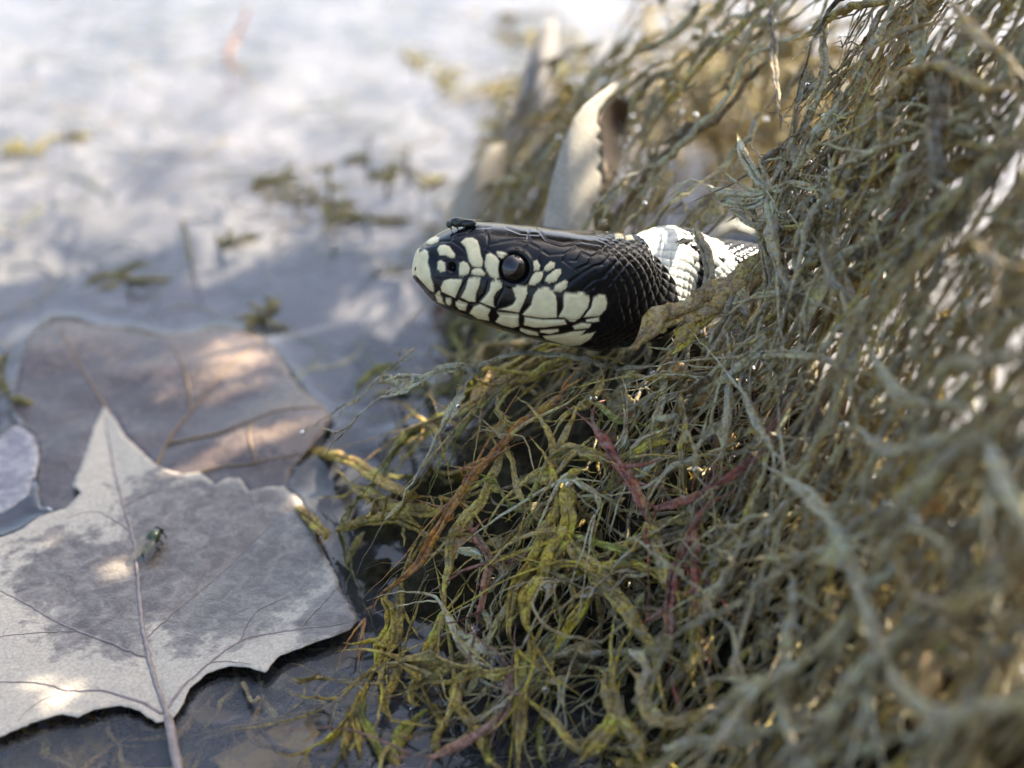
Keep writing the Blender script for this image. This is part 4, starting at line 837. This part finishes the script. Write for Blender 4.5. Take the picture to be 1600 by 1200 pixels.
def palette(z, n, r):
    wet = np.clip(1 - (z - 0.4) / 2.6 + RNG.normal(0, 0.18, n), 0.05, 0.9)
    names = [OLIVE, KHAKI, YEL, GREEN, TAN, DKB]; dn = [GREY, KHAKI, PALE, TAN, GREY, DKB]
    iw = RNG.choice(6, n, p=[.28, .26, .15, .09, .10, .12]); idd = RNG.choice(6, n, p=[.36, .25, .10, .09, .12, .08])
    c = np.array(names)[iw] * wet[:, None] + np.array(dn)[idd] * (1 - wet[:, None]); c[RNG.random(n) < 0.012] = RED
    return np.c_[np.clip(c * RNG.uniform(0.7, 1.25, (n, 1)), 0, 0.6), wet * 0.75]
def grow(n, box, rad, length, off, wander, dens=None, grav=0.0, flat=0.5, K=5, gens=(4, 2), minz=-0.25):
    """forking strands draped over the bank: trunks, long branches leaving at narrow angles, twigs"""
    step = 0.13; m = int(length[1] / step)
    x0 = RNG.uniform(box[0], box[1], n); y0 = RNG.uniform(box[2], box[3], n)
    h0 = H(x0, y0); ok = h0 > minz
    if dens is not None: ok &= RNG.random(n) < dens(x0, y0, h0)
    x0, y0, h0 = x0[ok], y0[ok], h0[ok]; n = len(x0); o0 = RNG.uniform(off[0], off[1], n); qx_, qy_, _q = proj(np.stack([x0, y0, h0], -1)); o0 = o0 - 0.3 * ((qx_ < 1080) & (qy_ > 520))
    gx_ = (H(x0 + 0.05, y0) - H(x0, y0)); gy_ = (H(x0, y0 + 0.05) - H(x0, y0)); a0 = np.arctan2(-gy_, -gx_) + RNG.normal(0, 0.7, n)
    r0 = RNG.uniform(*rad, n); cols = palette(h0 + o0, n, rad); own = np.arange(n); Ls = RNG.uniform(*length, n); bags = [Bag() for _ in range(n)]; size = np.zeros(n)
    for g in range(len(gens) + 1):
        pt = walk(len(x0), m, x0, y0, o0, step, wander, a0, grav=grav); good = clear(pt) & (pt[..., 2] > -0.5); nx_ = []
        for k in range(len(x0)):
            L = max(5, min(m, int(Ls[k] / step))); gg = good[k, :L]
            if not gg[0]: continue
            e = L if gg.all() else int(np.argmin(gg))
            if e < 5: continue
            p = pt[k, :e]; t = np.linspace(0, 1, e)
            r = r0[k] * np.clip((1 - t) * 2.2 + 0.12, 0.1, 1) * (1 + 0.3 * np.sin(t * RNG.uniform(6, 20) + k)); r[0] *= 1.35
            if g == 0: r[:2] *= (0.3, 0.8)
            p = p + RNG.normal(0, 0.016, p.shape); p[0] = pt[k, 0]; c = cols[own[k]] * np.r_[np.full(3, RNG.uniform(0.85, 1.15)), 1]
            TR.append((p, r, c)); B = bags[own[k]]; V, F = tube(p, r, K, flat, 0.2, RNG.uniform(-3, 3)); B.add(V, F, c); size[own[k]] += r0[k] * e
            if r0[k] > 0.026 and g < 2:
                of = np.clip(np.cumsum(RNG.normal(0, 0.3, p.shape), 0) * 0.3, -1.5, 1.5) * r0[k]; V, F = tube(p + of, r * 0.75, K, flat, 0.2, RNG.uniform(-3, 3)); B.add(V, F, c * np.r_[np.full(3, RNG.uniform(0.75, 1.25)), 1])
            if g < len(gens):
                for _b in range(RNG.integers(gens[g] // 2, gens[g] + 1)):
                    i0 = int(RNG.integers(1, max(2, e - 2))); dd = p[i0 + 1] - p[i0 - 1]
                    nx_.append((pt[k, i0, 0], pt[k, i0, 1], pt[k, i0, 2], math.atan2(dd[1], dd[0]) + RNG.choice((-1, 1)) * RNG.uniform(0.25, 0.8), r[i0] * RNG.uniform(0.55, 0.85), Ls[k] * RNG.uniform(0.25, 0.6), own[k]))
        if not nx_: break
        q = np.array(nx_); x0, y0, o0, a0, r0, Ls, own = q[:, 0], q[:, 1], q[:, 2] - H(q[:, 0], q[:, 1]), q[:, 3], np.maximum(q[:, 4], 0.008), q[:, 5], q[:, 6].astype(int)
    return [(size[k], bags[k]) for k in range(n) if bags[k].n]
BX = (-4.5, 8.5, -11.5, 24)
def core(x, y, h):                          # thin out the hand-laid wet mat and the see-through crest
    px, py, d = proj(np.stack([x, y, h], -1))
    w = np.ones(len(x)); w[(px < 1010) & (py > 520) & (py < 1250)] = 0.17
    return w
def open_crest(lo): return lambda x, y, h: core(x, y, h) * np.where((h > 4.6) & (y > 0.5), lo, 1.0)
big = grow(520, BX, (0.030, 0.056), (3.0, 8.5), (-0.3, 0.3), 0.10, lambda x, y, h: open_crest(0.36)(x, y, h) * 0.8, 0.10, K=6, minz=-0.1)
big.sort(key=lambda b: -b[0])
seen = []; rest = []
for s, B in big:
    c = np.vstack(B.V).mean(0); x, y, d = proj(c)
    (seen if (-20 < x < 1620 and -20 < y < 1220 and len(seen) < 190) else rest).append(B)
for B in seen:
    wet = B.C[0][0][3] > 0.42; B.build('strand', MW, wetbank if wet else drybank)
tang = Bag()
def pour(lst):
    for s, B in lst: add_bag(B)
def add_bag(B):
    n0 = tang.n
    for V, F, Cq in zip(B.V, B.F, B.C): pass
    V = np.vstack(B.V); F = np.vstack(B.F); tang.add(V, F, np.vstack(B.C))
for B in rest: add_bag(B)
pour(grow(95, (2.4, 6.0, -1.8, 2.6), (0.016, 0.04), (1.5, 5.0), (-0.6, 0.25), 0.13, None, 0.08, gens=(4, 2)))
pour(grow(110, (3.2, 7.0, -5.5, 0.0), (0.016, 0.04), (1.5, 5.0), (-1.3, 0.2), 0.13, None, 0.08, gens=(4, 2)))
pour(grow(1150, BX, (0.014, 0.030), (1.5, 6.0), (-0.8, 0.22), 0.13, lambda x, y, h: open_crest(0.42)(x, y, h) ** 1.25 * 0.9, 0.07, gens=(4, 2), minz=-0.2))
pour(grow(700, BX, (0.02, 0.045), (1.5, 5.0), (-1.6, -0.5), 0.14, lambda x, y, h: np.where((h > 4.0) & (y > -0.5), 0.05, np.where(h > 4.0, 0.95, 1.0)), 0.06, gens=(3,), minz=-0.4))
from mathutils.kdtree import KDTree
def films(TRs, n, bag):
    pts = [(i, j) for i, (p, r, c) in enumerate(TRs) for j in range(0, len(p), 2)]
    kd = KDTree(len(pts))
    for k, (i, j) in enumerate(pts): kd.insert(TRs[i][0][j], k)
    kd.balance(); cnt = 0
    for k in RNG.permutation(len(pts)):
        i, j = pts[k]; a = TRs[i][0][j]
        for co, k2, dist in kd.find_n(Vector(a), 14):
            i2, j2 = pts[k2]
            if i2 == i or not 0.10 < dist < 0.5: continue
            b = TRs[i2][0][j2]; m = (a + b) / 2 + RNG.normal(0, 0.05, 3)
            q = catmull([a, m, b], dist / 5)
            if not clear(q).all(): break
            t = np.abs(np.linspace(-1, 1, len(q))); rr = (TRs[i][1][j] * np.linspace(1, 0, len(q)) + TRs[i2][1][j2] * np.linspace(0, 1, len(q))) * (0.45 + 0.9 * t ** 3)
            V, F = tube(q, rr, 5, 0.4, 0.15); bag.add(V, F, (TRs[i][2] + TRs[i2][2]) / 2); cnt += 1; break
        if cnt >= n: break
def membranes(TRs, n, bag):
    pts = [(i, j) for i, (p, r, c) in enumerate(TRs) for j in range(len(p))]
    kd = KDTree(len(pts))
    for k, (i, j) in enumerate(pts): kd.insert(TRs[i][0][j], k)
    kd.balance(); cnt = 0
    for k in RNG.permutation(len(pts)):
        i, j = pts[k]; P0 = TRs[i][0]
        if j + 5 >= len(P0): continue
        for co, k2, dist in kd.find_n(Vector(P0[j]), 30):
            i2, j2 = pts[k2]
            if i2 == i or dist < 0.06 or dist > 0.38: continue
            Q0 = TRs[i2][0]; m = 6; A = P0[j:j + m]; near_ = [int(np.argmin(((Q0 - a) ** 2).sum(1))) for a in A]; Bq = Q0[near_]
            wd = np.linalg.norm(A - Bq, axis=1); L = int(np.argmax(wd > 0.5)) if (wd > 0.5).any() else m
            if L < 3: break
            A, Bq = A[:L], Bq[:L]; rows = []
            for e in range(L):
                pull = 0.5 * (e / (L - 1)) ** 2                      # scalloped free edge
                for f in np.linspace(0, 1, 5): 
                    q = A[e] * (1 - f) + Bq[e] * f; sc = math.sin(math.pi * f) * pull; q = q + (A[0] * (1 - f) + Bq[0] * f - q) * sc; rows.append(q + RNG.normal(0, 0.012, 3))
            V = np.array(rows)
            if not clear(V).all(): break
            F = np.array([(a * 5 + b, a * 5 + b + 1, a * 5 + b + 6, a * 5 + b + 5) for a in range(L - 1) for b in range(4)])
            nn = np.cross(V[1] - V[0], V[5] - V[0]); nn = nn / (np.linalg.norm(nn) + 1e-9) * 0.012
            V2 = np.vstack([V, V + nn]); bag.add(V2, np.vstack([F, F[:, ::-1] + len(V)]), (TRs[i][2] + TRs[i2][2]) / 2); cnt += 1; break
        if cnt >= n: break
films(TR, 4500, tang); membranes(TR, 2200, tang)
tag(tang.build('tangle', MW, drybank), kind='stuff')
# drowned weed under the water and fine bits
under = Bag(); n = 420
ux = RNG.uniform(-13, 2, n); uy = RNG.uniform(-4, 34, n)
for k in range(n):
    if H(ux[k:k+1], uy[k:k+1])[0] > 0.2: continue
    m = 16; a = RNG.uniform(0, 6.28); va = 0; p = [np.array([ux[k], uy[k], RNG.uniform(-1.7, -0.35)])]
    for _ in range(m):
        va = 0.7 * va + RNG.normal(0, 0.25); a += va; q = p[-1] + 0.2 * np.array([math.cos(a), math.sin(a), RNG.normal(0, 0.12)]); q[2] = min(q[2], -0.12); p.append(q)
    c = np.array([OLIVE, GREEN, KHAKI, DKB][RNG.integers(4)]); V, F = tube(np.array(p), RNG.uniform(0.03, 0.09) * np.sin(np.linspace(0.1, 3.05, m + 1)), 5, 0.6, 0.15); under.add(V, F, (*c, 0.5))
for k in range(170):                         # thick drowned weed close to the edge of the mat
    b0 = Wz(np.array([RNG.uniform(-40, 600)]), np.array([RNG.uniform(1040, 1260)]), RNG.uniform(-0.7, -0.12))[0]; a = RNG.uniform(0, 6.28); p = [b0]
    for _ in range(12): a += RNG.normal(0, 0.35); q = p[-1] + 0.14 * np.array([math.cos(a), math.sin(a), RNG.normal(0, 0.15)]); q[2] = np.clip(q[2], -0.9, -0.08); p.append(q)
    V, F = tube(np.array(p), RNG.uniform(0.03, 0.075) * np.sin(np.linspace(0.15, 3.0, 13)), 5, 0.5, 0.2); under.add(V, F, (*np.array([OLIVE, KHAKI, DKB, GOLD][RNG.integers(4)]), 0.5))
tag(under.build('drowned_weed', MW), 'olive strands of weed lying under the water of the pond', 'pondweed', kind='stuff')
deb = Bag()
for k in range(260):
    x, y = RNG.uniform(-14, 1), RNG.uniform(-2, 40)
    if H(np.array([x]), np.array([y]))[0] > 0: continue
    s = RNG.uniform(0.05, 0.22); V, F = ellipsoid((x, y, RNG.uniform(-1.2, -0.1)), [np.array([s, RNG.normal(0, s * 0.3), 0]), np.array([RNG.normal(0, s * .3), s * 0.5, 0]), np.array([0, 0, 0.02])], 5, 7); deb.add(V, F, (0.5, 0.45, 0.36, 0.3))
tag(deb.build('sunken_debris', MW), 'pale flecks of leaf litter sunk in the pond', 'debris', kind='stuff')
# shoots poking out of the water
def sprig(px, py, hpx, kind, lab):
    b = Wz(np.array([float(px)]), np.array([float(py)]), 0)[0]; d = proj(b)[2]; k = d / FPX; B = Bag(); hh = hpx * k / math.cos(PITCH)
    c = np.array((0.10, 0.095, 0.022)) * RNG.uniform(0.8, 1.3)
    top = b + np.array([RNG.normal(0, .15) * hh, RNG.normal(0, .15) * hh, hh]); p = catmull([b - np.array([0, 0, 0.5]), b, (b + top) / 2 + RNG.normal(0, .06, 3) * hh, top], 0.08)
    V, F = tube(p, np.linspace(0.05, 0.02, len(p)), 6, 0.8, 0.15); B.add(V, F, (*c, 0.7))
    for q in range(kind):
        a = RNG.uniform(0, 6.28); s = p[int(len(p) * RNG.uniform(0.35, 0.95))]; L = RNG.uniform(0.25, 0.7)
        v = np.array([math.cos(a), math.sin(a), RNG.uniform(0.1, 0.6)]); l = catmull([s, s + v * L * 0.5, s + v * L * np.array([1, 1, 0.4])], 0.08)
        V, F = tube(l, 0.06 * np.sin(np.linspace(0.3, 3.0, len(l))), 6, 0.4, 0.1); B.add(V, F, (*c, 0.7))
    for q in range(2 + kind // 2):            # leaves lying flat on the water round it
        a = RNG.uniform(0, 6.28); L = RNG.uniform(0.4, 1.1); l = catmull([b, b + np.array([math.cos(a) * L * .5, math.sin(a) * L * .5, 0.08]), b + np.array([math.cos(a + .4) * L, math.sin(a + .4) * L, -0.05])], 0.1)
        V, F = tube(l, 0.07 * np.sin(np.linspace(0.3, 3.0, len(l))), 6, 0.4, 0.1); B.add(V, F, (*c, 0.7))
    tag(B.build('water_shoot', MW), lab, 'plant', 'green shoots poking out of the pond' if 'low tuft' in lab or 'thin green stalk' in lab else None)
for px, py, hp, kd in ((515, 318, 62, 7), (440, 285, 14, 4), (575, 255, 40, 1), (635, 262, 34, 1), (605, 285, 18, 3), (655, 292, 14, 3), (575, 345, 16, 3), (460, 310, 14, 3), (408, 500, 18, 4), (200, 440, 24, 4), (345, 385, 18, 2), (105, 215, 14, 3), (40, 240, 14, 4), (690, 130, 30, 5), (650, 100, 20, 4), (12, 620, 60, 2)):
    sprig(px, py, hp, kd, {515: 'tallest leafy green shoot standing among floating tufts on the open pond', 408: 'small green sprig poking up at the far edge of the brown leaf', 12: 'thin green blades rising between the brown leaf and the grey leaf scrap', 690: 'leafy green shoot in the water beside the slender grey curled leaf', 575: 'thin green stalk standing alone out of the open pond' if py < 300 else 'low tuft of green leaves floating on the open pond', 635: 'thin green stalk standing alone out of the open pond', 345: 'short green sprig beside the bent stem in the open pond'}.get(px, 'low tuft of green leaves floating on the open pond'))
def reed(pts, r, c, name, lab):
    p = catmull(np.array(pts), 0.15); V, F = tube(p, np.linspace(r, r * 0.5, len(p)), 7, 0.85, 0.1)
    tag(mesh(name, V, F, MW, None, np.tile((*c, 0.4), (len(V), 1))), lab, 'stem')
b = Wz(np.array([297.]), np.array([402.]), 0)[0]; reed([b + (0.1, 0, -1), b, b + (-0.02, .1, 0.3), b + (-0.1, .1, 0.7)], 0.05, KHAKI, 'bent_stem', 'dark bent stem rising from the open water before a pale sunken patch')
b = Wz(np.array([355.]), np.array([90.]), 0)[0]; reed([b + (0, 0, -1), b, b + (.25, .4, 0.5), b + (.55, .6, 1.1)], 0.10, (0.55, 0.22, 0.20), 'pink_stem', 'short pink stem sticking out of the far bright water')

# tan leaf scraps caught in the weed, lit from behind
k = 0
for px, py, w, h, lift in ((1451, 1054, 48, 56, -.5), (1256, 1118, 26, 60, -.5), (1455, 800, 30, 50, -.4), (975, 640, 30, 32, -.5), (1110, 625, 30, 34, -.4), (1172, 590, 18, 26, -.3), (955, 690, 34, 30, -.5), (1400, 300, 50, 60, -1.2), (1350, 120, 40, 50, -1.6), (1560, 640, 36, 60, -.5), (1130, 690, 40, 30, -.4), (1060, 585, 24, 30, -.4)):
    c = on_bank(np.array([px * 1.0]), np.array([py * 1.0]), lift)[0]; d0 = proj(c)[2]
    a = np.linspace(0, 2 * math.pi, 14, endpoint=False); rr = 1 + 0.18 * RNG.normal(0, 1, 14)
    ol = np.stack([px + w * 0.6 * np.cos(a) * rr, py + h * 0.6 * np.sin(a) * rr], 1); s1, s2 = RNG.normal(0, 0.006, 2)
    standing('leaf_scrap', ol, lambda q: d0 + s1 * (q[:, 0] - px) + s2 * (q[:, 1] - py) + 0.1 * np.sin(q[:, 0] * 0.1), 6, M_TAN, 'scrap of thin tan leaf caught deep inside the weed bank', RNG.uniform(0.2, 0.7), 0.6, 'tan leaf scraps caught in the weed')

# unseen leafy branch, added towards the sun to dapple leaves, head and bank
M_GREEN = leaf_material('shade_branch_leaf', (0.075, 0.11, 0.03), (0.05, 0.075, 0.02), (0.09, 0.11, 0.05), 0.35, 0.5, 0.2)
root = np.array([-3.0, 3.0, 0]) + SD * 26 + np.array([9, 9, 2.0])
br = empty('added_shade_branch', root, 'unseen leafy branch added to cast dappled shade on the floating leaves', 'branch')
sv = np.linspace(0, 1, 9); bl = np.vstack([[(x, y * math.sin(math.pi * x) ** 0.7, 0.10 * math.sin(math.pi * x) + 0.12 * y * y) for y in (-0.34, 0.0, 0.34)] for x in sv]) * 2.3
bf = np.array([(a * 3 + b, a * 3 + b + 1, a * 3 + b + 4, a * 3 + b + 3) for a in range(8) for b in range(2)])
proto = None; tips = []
def shade_targets():
    for x in np.arange(-9.5, 0.2, 1.05):
        for y in np.arange(-4.5, 9.5, 1.05):
            yield np.array([x + RNG.normal(0, 0.3), y + RNG.normal(0, 0.3), 0.6])
    for x in np.arange(-8, 1.0, 1.1):
        for y in np.arange(9.5, 17, 1.1):
            if RNG.random() < 1 - (y - 9.0) / 8.0: yield np.array([x + RNG.normal(0, 0.3), y + RNG.normal(0, 0.3), 0.3])
    for x in np.arange(-1.8, 1.0, 0.9):
        for y in np.arange(-1.5, 1.5, 0.9):
            yield np.array([x + RNG.normal(0, 0.25), y + RNG.normal(0, 0.25), 3.8])
def bank_targets():
    for x in np.arange(2.0, 7.5, 1.0):
        for y in np.arange(-9, 0.8, 1.0):
            if RNG.random() < 0.22: yield np.array([x + RNG.normal(0, 0.3), y + RNG.normal(0, 0.3), 4.5])
import itertools
for tg in itertools.chain(shade_targets(), bank_targets()):
    if tips and len(tips) >= 290: break
    c = tg + SD * RNG.uniform(22, 30)
    if any((lambda q: np.linalg.norm(q - (q @ SD) * SD))(c - g) < 0.62 + r for g, r in GAPS): continue
    X = RNG.normal(0, 1, 3); X -= X @ SD * SD * 0.9; X = nrm(X); Z = nrm(SD + RNG.normal(0, 0.35, 3)); Z = nrm(Z - Z @ X * X); Y = np.cross(Z, X)
    if proto is None:
        me = bpy.data.meshes.new('leaf'); me.from_pydata([tuple(v * S) for v in bl - bl.mean(0)], [], [tuple(int(q) for q in f) for f in bf]); me.materials.append(M_GREEN); proto = me
        me.polygons.foreach_set('use_smooth', np.ones(len(me.polygons), bool))
    o = bpy.data.objects.new('leaf', proto); link(o, br)  # unseen leaf, placed between sun and pond for its shade
    from mathutils import Matrix
    m4 = Matrix(((X[0], Y[0], Z[0], 0), (X[1], Y[1], Z[1], 0), (X[2], Y[2], Z[2], 0), (0, 0, 0, 1))); m4.translation = Vector((c - root) * S); o.matrix_local = m4
    tips.append(c - X * 1.15)
tips = np.array(tips); hub = [tips[k] for k in RNG.choice(len(tips), 9, replace=False)]
for hq in hub: mesh('twig', *tube(catmull([root, root * 0.5 + hq * 0.5 + np.array([0, 0, 1.2]), hq], 0.5), np.linspace(0.22, 0.06, len(catmull([root, root * 0.5 + hq * 0.5 + np.array([0, 0, 1.2]), hq], 0.5))), 6, 1, 0.05), M_BROWN, br)  # twigs carrying the added shade leaves
tw = Bag()
for q in tips:
    hq = min(hub, key=lambda h_: ((h_ - q) ** 2).sum()); cpt = catmull([hq, (hq + q) / 2 + np.array([0, 0, 0.4]), q], 0.8); V, F = tube(cpt, 0.04, 4); tw.add(V, F, (0.1, 0.07, 0.04, 0.2))
tag(mesh('shade_leaf_stalks', np.vstack(tw.V), np.vstack(tw.F), M_BROWN, br), kind='stuff')

# clear drops added to make sun glints on the weed
drops = Bag(); sel = [(p, r) for p, r, c in TR]
M_DROP = Mat('glint_drop').set(Base_Color=(0.9, 0.95, 1.0), Roughness=0.09, IOR=1.333, Transmission_Weight=1.0, Specular_IOR_Level=0.5).m
cnt = 0
for k in RNG.permutation(len(sel)):
    p, r = sel[k]; j = int(RNG.integers(len(p))); q = p[j]; x, y, d = proj(q)
    zone = 1.0 if (y < 360 and 740 < x < 1330) else 0.25
    if not (0 < x < 1600 and 0 < y < 1200) or RNG.random() > zone: continue
    rr = RNG.uniform(0.018, 0.05); V, F = ellipsoid(q + np.array([0, 0, r[j] * 0.6]) + RNG.normal(0, r[j] * 0.3, 3), np.eye(3) * rr, 8, 10); drops.add(V, F, (1, 1, 1, 1)); cnt += 1
    if cnt > 700: break
tag(drops.build('glint_drops', M_DROP), 'tiny clear drops added to make sun glints on the pondweed', 'water drops', kind='stuff')
